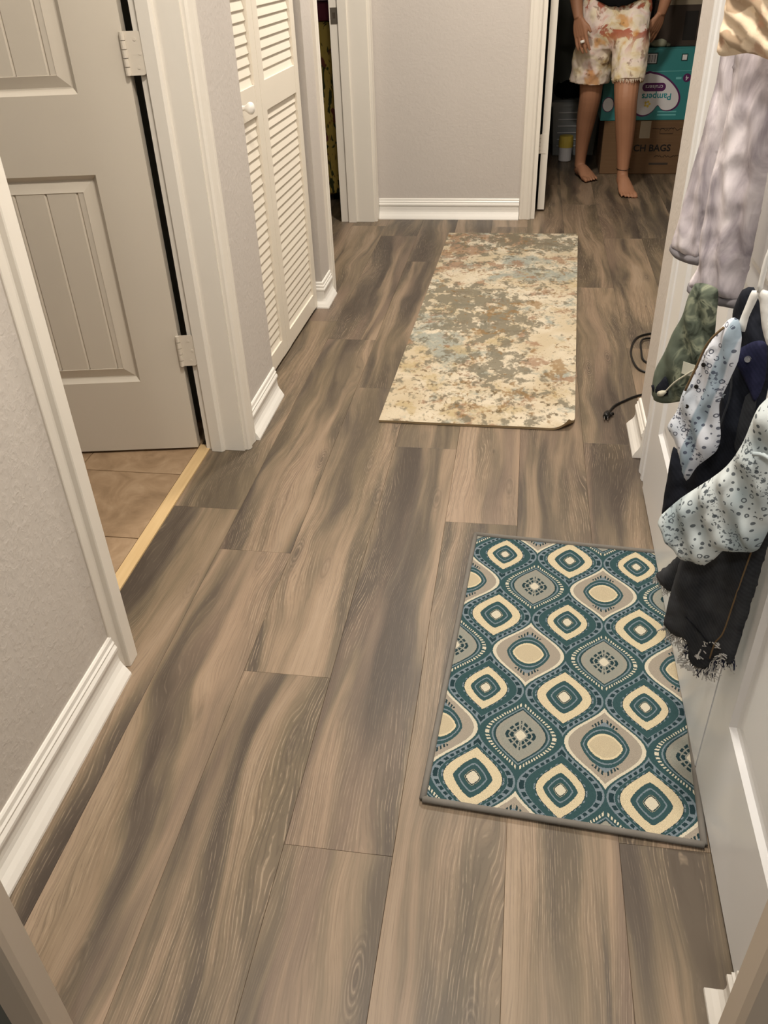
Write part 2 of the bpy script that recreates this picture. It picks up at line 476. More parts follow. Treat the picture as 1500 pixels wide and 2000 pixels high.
wall('wall_end', MAT['wall'], [(-0.868, 0.046, 4.50, 4.62, 0, CEIL), (0.046, 0.86, 4.50, 4.62, 2.05, CEIL), (0.86, 1.9, 4.50, 4.62, 0, CEIL)], 'light grey wall at the end of the hallway')
wall('wall_right_far', MAT['wall'], [(0.372, 0.49, 2.02, 2.262, 0, CEIL), (0.49, 1.9, 2.142, 2.262, 0, CEIL)], 'grey wall corner beyond the white closet doors')
wall('wall_right_header', MAT['wall'], [(0.372, 0.49, 0.10, 2.02, 2.05, CEIL)], 'grey wall above the white closet doors')
wall('wall_right_near', MAT['wall'], [(0.338, 0.49, 0.44, 0.612, 0, CEIL)], 'short grey wall stub beside the near door frame')
wall('wall_near', MAT['dark_wall'], [(-2.7, -0.586, 0.44, 0.468, 0, CEIL), (0.30, 1.9, 0.44, 0.468, 0, CEIL), (-0.586, 0.30, 0.44, 0.468, 2.08, CEIL)], 'wall around the near cased opening')
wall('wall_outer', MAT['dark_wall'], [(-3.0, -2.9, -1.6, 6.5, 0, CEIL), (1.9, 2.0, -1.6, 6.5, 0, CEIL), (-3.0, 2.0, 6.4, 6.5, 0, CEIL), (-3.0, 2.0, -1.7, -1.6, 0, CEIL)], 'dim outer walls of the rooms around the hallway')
wall('wall_bathroom', MAT['wall'], [(-2.7, -0.868, 2.75, 2.85, 0, CEIL), (-2.78, -2.7, 0.42, 2.85, 0, CEIL)], 'bathroom walls behind the open door')
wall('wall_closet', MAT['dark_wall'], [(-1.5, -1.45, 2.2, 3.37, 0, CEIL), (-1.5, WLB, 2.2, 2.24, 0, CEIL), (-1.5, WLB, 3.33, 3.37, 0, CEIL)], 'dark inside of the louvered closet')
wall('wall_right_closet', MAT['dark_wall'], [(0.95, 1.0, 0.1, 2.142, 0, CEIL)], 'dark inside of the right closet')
cl = box('ceiling', MAT['ceiling'], (-3.0, 2.0, -1.7, 6.5, CEIL, CEIL + 0.06)); struct(cl, 'flat white ceiling above the hallway', 'ceiling')
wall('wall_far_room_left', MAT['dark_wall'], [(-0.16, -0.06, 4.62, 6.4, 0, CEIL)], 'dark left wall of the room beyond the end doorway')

# ---- baseboards (ogee top, flat face, flared shoe)
BP = [(0, 0), (0.0275, 0), (0.0272, 0.005), (0.0215, 0.016), (0.0150, 0.026), (0.0105, 0.036), (0.0090, 0.045), (0.0090, 0.066), (0.0125, 0.068),
      (0.0125, 0.074), (0.0085, 0.081), (0.0095, 0.086), (0.0065, 0.090), (0.0055, 0.0985), (0.003, 0.102), (0, 0.102)]
def baseboard(name, segs, label):
    bm = bmesh.new()
    for s in segs: extrude_profile(bm, BP, *s)
    o = obj(name, bm, MAT['base']); struct(o, label, 'baseboard'); return o
baseboard('baseboard_left_near', [((WL, 0.47, 0), (WL, 1.126, 0), (1, 0, 0))], 'white baseboard under the textured left wall')
baseboard('baseboard_left_middle', [((WL, 2.097, 0), (WL, 2.392, 0), (1, 0, 0))], 'white baseboard between bathroom door and louvered closet')
baseboard('baseboard_left_far', [((WF, 3.20, 0), (WF, 3.345, 0), (1, 0, 0), 1.0, 0.0), ((-0.815, 3.20, 0), (WF, 3.20, 0), (0, -1, 0), 0.0, 1.0)], 'white baseboard wrapping the wall corner after the closet')
baseboard('baseboard_end', [((-0.745, 4.50, 0), (-0.016, 4.50, 0), (0, -1, 0))], 'white baseboard under the end wall')
baseboard('baseboard_right_far', [((0.372, 2.095, 0), (0.372, 2.262, 0), (-1, 0, 0), 0, 1.0), ((0.372, 2.262, 0), (1.2, 2.262, 0), (0, 1, 0), 1.0, 0)], 'white baseboard at the right wall corner beside the black cord')
baseboard('baseboard_right_near', [((0.338, 0.47, 0), (0.338, 0.612, 0), (-1, 0, 0), 0, 1.0), ((0.338, 0.612, 0), (0.372, 0.612, 0), (0, 1, 0), 1.0, 0)], 'white baseboard stub at the lower right edge')

# ---- casings and jambs
CP = [(0, 0), (0.0100, 0), (0.0150, 0.006), (0.0165, 0.016), (0.0135, 0.022), (0.0125, 0.026), (0.0140, 0.042), (0.0165, 0.047), (0.0165, 0.057), (0.012, 0.0605), (0, 0.0605)]
def casing(bm, base, out, across, h=2.05, width=0.0605, prof=None):
    """vertical casing: base = inner lower corner, across = unit vector away from the opening"""
    base, out, across = Vector(base), Vector(out), Vector(across)
    k = width / 0.0605
    rings = [[base + out * a + across * (b * k) + Vector((0, 0, z)) for a, b in (prof or CP)] for z in (0.001, h + width)]
    loft(bm, rings)
bm = bmesh.new(); casing(bm, (WL, 1.183, 0), (1, 0, 0), (0, -1, 0), prof=[(0, 0), (0.0160, 0), (0.0170, 0.003), (0.0170, 0.034), (0.0150, 0.036), (0.0060, 0.0375), (0.0045, 0.040), (0.0045, 0.059), (0.003, 0.0605), (0, 0.0605)]); struct(obj('trim_2', bm, MAT['trim']), 'white door casing at the end of the textured wall', 'door casing')
bm = bmesh.new(); bx(bm, WLB - 0.012, WL, 1.166, 1.182, 0, 2.05); struct(obj('trim_3', bm, MAT['trim']), 'near jamb of the bathroom doorway', 'door jamb')
bm = bmesh.new(); casing(bm, (WL, 2.037, 0), (1, 0, 0), (0, 1, 0)); struct(obj('trim_4', bm, MAT['trim']), 'white door casing between bathroom door and grey wall', 'door casing')
bm = bmesh.new()
bx(bm, -0.877, WL + 0.0005, 2.030, 2.0505, 0.001, 2.05)
loft(bm, [[(-0.858, 2.030, z), (-0.858, 2.019, z), (-0.828, 2.018, z), (-0.822, 2.022, z), (-0.820, 2.030, z)] for z in (0.001, 2.03)])
struct(obj('trim_5', bm, MAT['trim']), 'far jamb of the bathroom doorway with stop moulding', 'door jamb')
bm = bmesh.new(); casing(bm, (WF, 3.396, 0), (1, 0, 0), (0, -1, 0), width=0.05); struct(obj('trim_6', bm, MAT['trim']), 'white casing edge beyond the closet wall', 'door casing')
bm = bmesh.new(); bx(bm, WLB - 0.03, WF, 3.378, 3.395, 0, 2.05); struct(obj('trim_7', bm, MAT['trim']), 'near jamb of the far left doorway', 'door jamb')
bm = bmesh.new(); casing(bm, (WL, 4.428, 0), (1, 0, 0), (0, 1, 0)); struct(obj('trim_8', bm, MAT['trim']), 'white casing in the left corner of the end wall', 'door casing')
bm = bmesh.new(); bx(bm, -0.937, WL + 0.0005, 4.420, 4.4405, 0.001, 2.05); bx(bm, -0.895, -0.855, 4.409, 4.4205, 0.001, 2.05)
jb = obj('trim_9', bm, MAT['trim']); struct(jb, 'far jamb of the far left doorway with metal strike plate', 'door jamb')
bm = bmesh.new(); bx(bm, -0.931, -0.898, 4.4185, 4.4202, 0.905, 0.972)
sp = obj('strike_plate', bm, MAT['nickel'], jb)
sp['label'] = 'satin metal strike plate'
bm = bmesh.new(); bx(bm, -0.921, -0.908, 4.4181, 4.4187, 0.928, 0.952); obj('latch_hole', bm, MAT['subfloor'], sp)
bm = bmesh.new(); casing(bm, (0.046, 4.50, 0), (0, -1, 0), (-1, 0, 0)); struct(obj('trim_10', bm, MAT['trim']), 'white casing left of the doorway in the end wall', 'door casing')
bm = bmesh.new(); bx(bm, 0.046, 0.066, 4.499, 4.625, 0.001, 2.05); struct(obj('trim_11', bm, MAT['trim']), 'left jamb of the doorway in the end wall', 'door jamb')
bm = bmesh.new(); casing(bm, (0.86, 4.50, 0), (0, -1, 0), (1, 0, 0)); bx(bm, 0.84, 0.861, 4.499, 4.625, 0.001, 2.05); struct(obj('trim_12', bm, MAT['trim']), 'right casing and jamb of the doorway in the end wall', 'door casing')
# near cased opening, seen at both lower corners
bm = bmesh.new()
loft(bm, [[(-0.547, 0.4755, z), (-0.547, 0.447, z), (-0.549, 0.438, z), (-0.556, 0.435, z), (-0.586, 0.430, z), (-0.586, 0.4755, z)] for z in (0.001, 2.09)])
struct(obj('trim_13', bm, MAT['frame']), 'beige door frame edge at the lower left corner', 'door frame')
bm = bmesh.new()
loft(bm, [[(0.258, 0.4755, z), (0.258, 0.447, z), (0.261, 0.437, z), (0.300, 0.432, z), (0.300, 0.4755, z)] for z in (0.001, 2.09)])
struct(obj('trim_14', bm, MAT['frame']), 'beige door frame edge at the lower right corner', 'door frame')
# right closet casing
bm = bmesh.new(); casing(bm, (0.372, 1.968, 0), (-1, 0, 0), (0, 1, 0)); bx(bm, 0.3605, 0.50, 1.925, 1.970, 0.001, 2.05); bx(bm, 0.371, 0.50, 1.969, 2.021, 0.001, 2.05)
struct(obj('trim_15', bm, MAT['door_white']), 'white casing and jamb on the far side of the closet doors', 'door casing')

# ================================================================== DOORS
def panel_face(bm, W, H, T, panels, grooves=(), z0=0.0, steps=((0.0, 0.0), (0.011, 0.012), (0.014, 0.0125), (0.040, 0.003), (0.0405, 0.0045))):
    """door slab 0..W x -T..0 (front at y=-T, facing -y) with recessed panels on the front"""
    xs = sorted({0, W} | {p[0] for p in panels} | {p[1] for p in panels})
    zs = sorted({z0, H} | {p[2] for p in panels} | {p[3] for p in panels})
    inp = lambda x, z: any(a < x < b and c < z < d for a, b, c, d in panels)
    def quad(pts): bm.faces.new([bm.verts.new(p) for p in pts])
    for a, b in zip(xs, xs[1:]):
        for c, d in zip(zs, zs[1:]):
            if not inp((a + b) / 2, (c + d) / 2):
                quad([(a, -T, c), (b, -T, c), (b, -T, d), (a, -T, d)])
    quad([(0, 0, z0), (0, 0, H), (W, 0, H), (W, 0, z0)])
    quad([(0, -T, z0), (0, -T, H), (0, 0, H), (0, 0, z0)]); quad([(W, -T, z0), (W, 0, z0), (W, 0, H), (W, -T, H)])
    quad([(0, -T, z0), (0, 0, z0), (W, 0, z0), (W, -T, z0)]); quad([(0, -T, H), (W, -T, H), (W, 0, H), (0, 0, H)])
    for a, b, c, d in panels:
        prev = None
        for ins, dep in steps:
            r = [(a + ins, -T + dep, c + ins), (b - ins, -T + dep, c + ins), (b - ins, -T + dep, d - ins), (a + ins, -T + dep, d - ins)]
            if prev:
                for i in range(4):
                    j = (i + 1) % 4; quad([prev[i], prev[j], r[j], r[i]])
            prev = r
        ins, dep = steps[-1]
        cuts = [a + ins]
        for g in grooves:
            if a + ins + 0.005 < g < b - ins - 0.005: cuts += [g - 0.0035, g, g + 0.0035]
        cuts.append(b - ins)
        gd = lambda x: dep + (0.004 if any(abs(x - g) < 1e-6 for g in grooves) else 0.0)
        for x, x2 in zip(cuts, cuts[1:]):
            quad([(x, -T + gd(x), c + ins), (x2, -T + gd(x2), c + ins), (x2, -T + gd(x2), d - ins), (x, -T + gd(x), d - ins)])
    bmesh.ops.remove_doubles(bm, verts=bm.verts, dist=1e-5)

# ---- open bathroom door (local x runs away from the hinge; built mirrored so that front faces the camera)
d1 = empty('door_1', (-0.899, 2.020, 0), R(180 + 9.7))
struct(d1, 'open bathroom door with two plank panels and white hinges', 'door')
bm = bmesh.new()
panel_face(bm, 0.81, 2.02, 0.035, [(0.127, 0.683, 0.228, 0.776), (0.127, 0.683, 0.952, 1.90)],
           grooves=(0.184, 0.261, 0.338, 0.415, 0.492, 0.569, 0.646), z0=0.012)
for v in bm.verts: v.co.y = -v.co.y - 0.035          # front looks to +y local = towards the camera
obj('leaf', bm, MAT['door'], d1)
def hinge(parent, x, y, zc, h=0.088, wid=0.042, mat='door', flip=1, rad=0.0062):
    bm = bmesh.new()
    # rounded leaf plate lying on the jamb
    r = 0.010; pts = []
    for cx, cz, a0 in ((wid - r, h / 2 - r, 0), (wid - r, -h / 2 + r, -90)):
        arc = [(cx + r * math.cos(R(a0 + 90 - k * 18)), cz + r * math.sin(R(a0 + 90 - k * 18))) for k in range(6)]
        pts += arc
    pts = [(0, h / 2)] + pts + [(0, -h / 2)]
    rings = [[(flip * px, yy, pz) for px, pz in pts] for yy in (0.0, 0.0022)]
    loft(bm, rings)
    o = obj('hinge', bm, MAT[mat], parent); o.location = (x, y, zc)
    for k in range(5):
        kb = bmesh.new(); z0 = -h / 2 + k * h / 5
        tube(kb, [(0, 0.004, z0 + 0.0008), (0, 0.004, z0 + h / 5 - 0.0008)], rad, 10)
        obj('hinge_knuckle', kb, MAT[mat], o)
    for zz in (-0.028, 0.0, 0.028):
        kb = bmesh.new(); tube(kb, [(flip * (0.026 if zz else 0.033), 0.0018, zz), (flip * (0.026 if zz else 0.033), 0.0032, zz)], 0.0036, 10)
        obj('screw', kb, MAT[mat], o)
    return o
for zc in (0.316, 1.03, 1.80):
    hinge(d1, 0.0005, 0.003, zc, flip=-1)
bm = bmesh.new()
tube(bm, spline([(0.75, 0, 0.95), (0.75, 0.03, 0.95), (0.75, 0.05, 0.95), (0.75, 0.065, 0.95)], 4), [0.03, 0.03, 0.012, 0.012, 0.012, 0.012, 0.02, 0.026, 0.028, 0.028, 0.027, 0.022, 0.012], 16)
obj('door_knob', bm, MAT['nickel'], d1, True)

# ---- louvered bifold closet door
def slat_mesh(L):
    bm = bmesh.new(); t, wd = 0.0028, 0.0325; a = R(78)
    sec = []
    for u, v in ((-wd / 2, -t), (wd / 2 - 0.002, -t), (wd / 2, -t * 0.3), (wd / 2, t * 0.3), (wd / 2 - 0.002, t), (-wd / 2, t)):
        # front (+x) edge low, back edge high
        sec.append((u * math.cos(a) + v * math.sin(a), -u * math.sin(a) + v * math.cos(a)))
    loft(bm, [[(sx, 0.0, sz) for sx, sz in sec], [(sx, L, sz) for sx, sz in sec]])
    me = bpy.data.meshes.new('slat'); bmesh.ops.recalc_face_normals(bm, faces=bm.faces); bm.to_mesh(me); bm.free(); me.materials.append(MAT['louver']); return me
d2 = empty('door_2', (-0.812, 2.265, 0), R(-1.2))
struct(d2, 'cream louvered bifold closet door with round white knob', 'door')
LW = 0.452
sm = slat_mesh(LW - 0.096)
for li in range(2):
    y0 = li * (LW + 0.003)
    bm = bmesh.new()
    bx(bm, -0.028, 0, y0, y0 + 0.048, 0.014, 2.02); bx(bm, -0.028, 0, y0 + LW - 0.048, y0 + LW, 0.014, 2.02)
    leaf = obj('leaf_stile', bm, MAT['louver'], d2)
    for z0, z1, nm in ((0.014, 0.074, 'bottom_rail'), (0.796, 0.880, 'middle_rail'), (1.93, 2.02, 'top_rail')):
        box(nm, MAT['louver'], (-0.0275, -0.0005, y0 + 0.048, y0 + LW - 0.048, z0, z1), leaf, 0.0012)
    for za, zb in ((0.074, 0.796), (0.880, 1.93)):
        n = int(round((zb - za) / 0.0279)); st = (zb - za) / n
        for k in range(n):
            mesh_obj('slat', sm, leaf, (-0.012, y0 + 0.048, za + (k + 0.5) * st))
bm = bmesh.new()
prof = [(0.0, 0.013), (0.004, 0.013), (0.006, 0.0075), (0.018, 0.007), (0.024, 0.011), (0.031, 0.0165), (0.038, 0.0165), (0.043, 0.012), (0.0455, 0.004)]
loft(bm, [[(d, 0.238 + r * math.cos(k * math.pi / 8), 0.842 + r * math.sin(k * math.pi / 8)) for k in range(16)] for d, r in prof])
kn = obj('knob', bm, MAT['base'], d2, True); kn['label'] = 'round white knob'

# ---- open door at the end doorway, seen edge on
d3 = empty('door_3', (0.080, 4.640, 0)); struct(d3, 'white door standing open beyond the end wall casing', 'door')
bm = bmesh.new(); bx(bm, 0.0, 0.035, 0.0, 0.76, 0.012, 2.02); obj('leaf', bm, MAT['trim'], d3)
for zc in (0.336, 1.03, 1.8):
    bm = bmesh.new(); bx(bm, -0.014, 0.024, -0.0022, 0.0, zc - 0.046, zc + 0.046)
    hh = obj('hinge', bm, MAT['trim'], d3)
    for k in range(5):
        kb = bmesh.new(); z0 = zc - 0.046 + k * 0.0184; tube(kb, [(-0.009, -0.004, z0 + 0.001), (-0.009, -0.004, z0 + 0.0174)], 0.006, 8); obj('hinge_knuckle', kb, MAT['trim'], hh)
bm = bmesh.new(); tube(bm, [(0.035, 0.70, 0.95), (0.085, 0.70, 0.95), (0.10, 0.70, 0.95)], [0.012, 0.012, 0.028], 14); obj('door_knob', bm, MAT['nickel'], d3, True)

# ---- white closet doors on the right (fronts face the hall, -x)
d4 = []
for idx, (ylo, yhi, lab) in enumerate(((1.018, 1.918, 'white paneled closet door behind the hanging baby clothes'), (0.150, 1.012, 'white paneled closet door nearest the lower right corner'))):
    W = yhi - ylo
    dd = empty('door_%d' % (4 + idx), (0.388, yhi, 0), R(-90)); struct(dd, lab, 'door')
    bm = bmesh.new(); st = 0.09; mid = 0.09; pw = (W - 2 * st - mid) / 2
    cols = [(st, st + pw), (st + pw + mid, W - st)]
    pan = [(a, b, c, d) for a, b in cols for c, d in ((0.222, 0.80), (0.93, 1.52), (1.62, 1.90))]
    panel_face(bm, W, 2.03, 0.035, pan, z0=0.0130, steps=((0.0, 0.0), (0.008, 0.008), (0.018, 0.009), (0.045, 0.003), (0.05, 0.003)))
    obj('leaf', bm, MAT['door_white'], dd)
    d4.append(dd)

# ================================================================== RUGS AND CORD
def rug(name, mat, corners, thick, nu, nv, curl=None):
    """corners: near-left, near-right, far-right, far-left; local origin near-left, local x across, y along"""
    A, B, Cc, D = [Vector((x, y)) for x, y in corners]
    ang = math.atan2((D - A).x, (D - A).y)
    o = empty(name, (A.x, A.y, 0), -ang)
    ca, sa = math.cos(ang), math.sin(ang)
    bm = bmesh.new()
    def P(u, v, z):
        p = A * (1 - u) * (1 - v) + B * u * (1 - v) + Cc * u * v + D * (1 - u) * v - A
        lx, ly = p.x * ca - p.y * sa, p.x * sa + p.y * ca
        if curl:
            d = (1 - u) * (B - A).length + v * (D - A).length
            k = max(0.0, curl[0] - d); z += curl[1] * (k / curl[0]) ** 2 * 1.0
            lx -= 0.25 * k * (k / curl[0]); ly += 0.25 * k * (k / curl[0])
        z += 0.0010 * noise.noise(Vector((u * 5, v * 9, 3)))
        return (lx, ly, z)
    top = [[bm.verts.new(P(i / nu, j / nv, thick)) for i in range(nu + 1)] for j in range(nv + 1)]
    bot = [[bm.verts.new(P(i / nu, j / nv, 0.0012)) for i in range(nu + 1)] for j in range(nv + 1)]
    for j in range(nv):
        for i in range(nu):
            bm.faces.new((top[j][i], top[j][i + 1], top[j + 1][i + 1], top[j + 1][i]))
            bm.faces.new((bot[j][i], bot[j + 1][i], bot[j + 1][i + 1], bot[j][i + 1])).material_index = 1
    for i in range(nu):
        for r in (0, nv): bm.faces.new((top[r][i], bot[r][i], bot[r][i + 1], top[r][i + 1])).material_index = 1
    for j in range(nv):
        for r in (0, nu): bm.faces.new((top[j][r], top[j + 1][r], bot[j + 1][r], bot[j][r])).material_index = 1
    p = obj('pile', bm, mat, o); p.data.materials.append(MAT['rug_back'])
    return o, P
rn, _ = rug('runner_rug', MAT['runner'], [(-0.397, 2.238), (0.191, 2.232), (0.276, 4.214), (-0.352, 4.211)], 0.0085, 40, 110, curl=(0.075, 0.022))
for ch in rn.children:                       # centre the pattern frame on the rug
    for v in ch.data.vertices: v.co.x -= 0.30
    ch.location.x = 0.30
tag(rn, 'cream runner rug with abstract grey, rust and blue patches', 'rug')
dm, PM = rug('doormat', MAT['ogee'], [(-0.111, 0.896), (0.346, 0.866), (0.389, 1.645), (-0.068, 1.675)], 0.0065, 20, 34)
tag(dm, 'teal and cream ogee patterned mat beside the white closet doors', 'mat')
for a, b in (((0, 0), (1, 0)), ((1, 0), (1, 1)), ((1, 1), (0, 1)), ((0, 1), (0, 0))):
    bm = bmesh.new(); pts = []
    for k in range(13):
        t = k / 12; p = PM(a[0] + (b[0] - a[0]) * t, a[1] + (b[1] - a[1]) * t, 0.0)
        pts.append((p[0], p[1], 0.0062))
    tube(bm, pts, 0.0060, 10)
    for v in bm.verts:       # flat oval tape
        pass
    o = obj('binding', bm, MAT['binding'], dm, True); 
MAT['rubber'] = paint('black_rubber', (14, 13, 13), 0.35)
cord = empty('power_cord', (0.29, 2.33, 0)); tag(cord, 'black power cord with plug on the floor beside the wall corner', 'cord')
cp = [(0.297, 2.352), (0.318, 2.400), (0.352, 2.438), (0.395, 2.477), (0.47, 2.52), (0.52, 2.58), (0.49, 2.64), (0.430, 2.660), (0.408, 2.71), (0.404, 2.816), (0.429, 2.93),
      (0.473, 2.981), (0.53, 2.99), (0.55, 2.95), (0.457, 2.925), (0.439, 2.818), (0.444, 2.741), (0.50, 2.70), (0.60, 2.72), (0.75, 2.80)]
bm = bmesh.new(); tube(bm, [(p.x - 0.29, p.y - 2.33, 0.0042 + p.z) for p in spline([(x, y, 0.004 if i in (14, 15) else 0.0) for i, (x, y) in enumerate(cp)], 8)], 0.0036, 8); obj('cable', bm, MAT['rubber'], cord, True)
bm = bmesh.new(); tube(bm, spline([(0.007, 0.022, 0.008), (0.003, 0.010, 0.009), (-0.001, -0.004, 0.010), (-0.004, -0.016, 0.010)], 3), [0.0045, 0.006, 0.0075, 0.0095, 0.0105, 0.011, 0.011, 0.010, 0.010, 0.009], 10)
pg = obj('plug', bm, MAT['rubber'], cord, True)
bm = bmesh.new(); tube(bm, [(0.006, 0.004, 0.008), (0.020, 0.010, 0.008)], [0.007, 0.005], 8); obj('plug_ear', bm, MAT['rubber'], pg, True)
for s in (-1, 1):
    bm = bmesh.new(); c = Vector((-0.0045 + s * 0.005, -0.018, 0.010))
    bx(bm, c.x - 0.0012, c.x + 0.0012, c.y - 0.012, c.y, c.z - 0.003, c.z + 0.003); obj('prong', bm, MAT['steel'], pg)
# ================================================================== BABY CLOTHES ON THE CLOSET DOOR
def mm(name, fn, rough=0.92, spec=0.15, weave=650.0, bump=0.25):
    m = M(name, rough, spec); x, y, z = m.xyz(); v = m.coord()
    m.color(fn(m, x, y, z, v)); m.bump(m.noise(v, weave, 2.0), bump, 0.0008); return m.m
def f_tiedye(m, x, y, z, v):
    n = m.noise(m.vec(x * 26.0, y * 8.0, z * 9.0), 1.0, 4.0, 0.6, 0.8)
    n2 = m.noise(m.vec(x * 60.0, 0.0, z * 14.0), 1.0, 3.0)
    c = m.ramp(n, [(0.34, srgb(150, 143, 150)), (0.48, srgb(190, 182, 188)), (0.62, srgb(222, 215, 219))])
    return m.mul(c, m.grey(n2 * 0.3 + 0.84))
MAT['tiedye'] = mm('lavender_tie_dye', f_tiedye)
MAT['cuff'] = cloth('grey_ribbed_cuff', (132, 128, 132))
def f_beige(m, x, y, z, v):
    s = ((z * 150.0 + m.noise(v, 18.0, 3.0) * 16.0 + x * 60.0).sin()).step(0.15, 0.75)
    c = m.mix(s, srgb(226, 206, 180), srgb(172, 150, 126))
    p = m.noise(m.vec(x * 40.0 + 7, 0.0, z * 40.0), 1.0, 3.0).step(0.56, 0.66)
    return m.mix(p * 0.55, c, srgb(186, 138, 116))
MAT['beige'] = mm('beige_striped_cotton', f_beige)
def f_camo(m, x, y, z, v):
    a = m.noise(m.vec(x * 45.0, 0.0, z * 38.0), 1.0, 3.0, 0.5, 0.6)
    left = (1.0 - x.step(0.008, 0.022))
    camo = m.ramp(a, [(0.36, srgb(54, 60, 52)), (0.47, srgb(90, 98, 86)), (0.58, srgb(138, 144, 124)), (0.64, srgb(78, 84, 74))], 'EASE')
    plain = m.mix(m.noise(v, 70.0), srgb(84, 92, 80), srgb(102, 110, 98))
    return m.mix(left, camo, plain)
MAT['camo'] = mm('olive_camouflage_cotton', f_camo)
def f_print(base, ink, deep, stripe=False):
    def f(m, x, y, z, v):
        soft = m.noise(m.vec(x * 14.0, 0.0, z * 10.0), 1.0, 2.0)
        c = m.mix(soft.step(0.40, 0.62) * (0.5 if stripe else 1.0), base, deep)
        if stripe: c = m.mix((1.0 - (x - (z - 0.66) * 0.16 - 0.012).abs().step(0.007, 0.010)) * 0.85, c, deep)
        vv = m.n('ShaderNodeTexVoronoi', feature='F1'); m.link(m.vec(x, 0.0, z), vv.inputs['Vector']); vv.inputs['Scale'].default_value = 105.0; vv.inputs['Randomness'].default_value = 0.45
        d = E(m, vv.outputs['Distance'])
        zone = m.noise(m.vec(x * 22.0 + 4.0, 0.0, z * 22.0), 1.0, 2.0)
        dot = d.lt(0.26) * zone.gt(0.50)
        ringd = d.gt(0.20) * d.lt(0.34) * zone.lt(0.47) * zone.gt(0.36)
        # paisley borders: broken squiggles along bands
        sq = m.noise(m.vec(x * 230.0, 0.0, z * 230.0), 1.0, 2.0)
        band = ((x * 62.0 + z * 52.0).sin()).gt(0.80)
        c = m.mix((dot + ringd).sat() * 0.85, c, ink)
        return m.mix(band * sq.gt(0.56) * 0.8, c, ink)
    return f
MAT['bluepaisley'] = mm('pale_blue_bandana_print', f_print(srgb(222, 226, 236), srgb(66, 72, 92), srgb(146, 166, 182), True))
MAT['greypaisley'] = mm('pale_grey_bandana_print', f_print(srgb(206, 214, 216), srgb(62, 70, 78), srgb(158, 172, 178)))
def f_denim(c1, c2):
    def f(m, x, y, z, v):
        tw = ((x * 900.0 + z * 900.0).sin()) * 0.5 + 0.5
        n = m.noise(v, 24.0, 4.0)
        return m.mix(n.step(0.3, 0.7) * 0.8 + tw * 0.2, c1, c2)
    return f
MAT['navy'] = mm('black_navy_denim', f_denim(srgb(20, 22, 28), srgb(40, 43, 52)))
MAT['indigo'] = mm('indigo_denim', f_denim(srgb(28, 30, 52), srgb(48, 50, 78)))
MAT['charcoal'] = mm('charcoal_denim', f_denim(srgb(40, 42, 46), srgb(66, 68, 72)))
MAT['fray'] = cloth('frayed_thread_white', (196, 194, 190))
MAT['fray_dark'] = cloth('frayed_thread_navy', (44, 48, 66))
MAT['string'] = cloth('cream_drawstring', (206, 202, 184))
MAT['tagm'] = cloth('white_care_tag', (214, 214, 200))
MAT['plastic'] = paint('white_hanger_plastic', (232, 232, 230), 0.3)
MAT['stitch'] = cloth('tan_seam_stitching', (120, 100, 74))

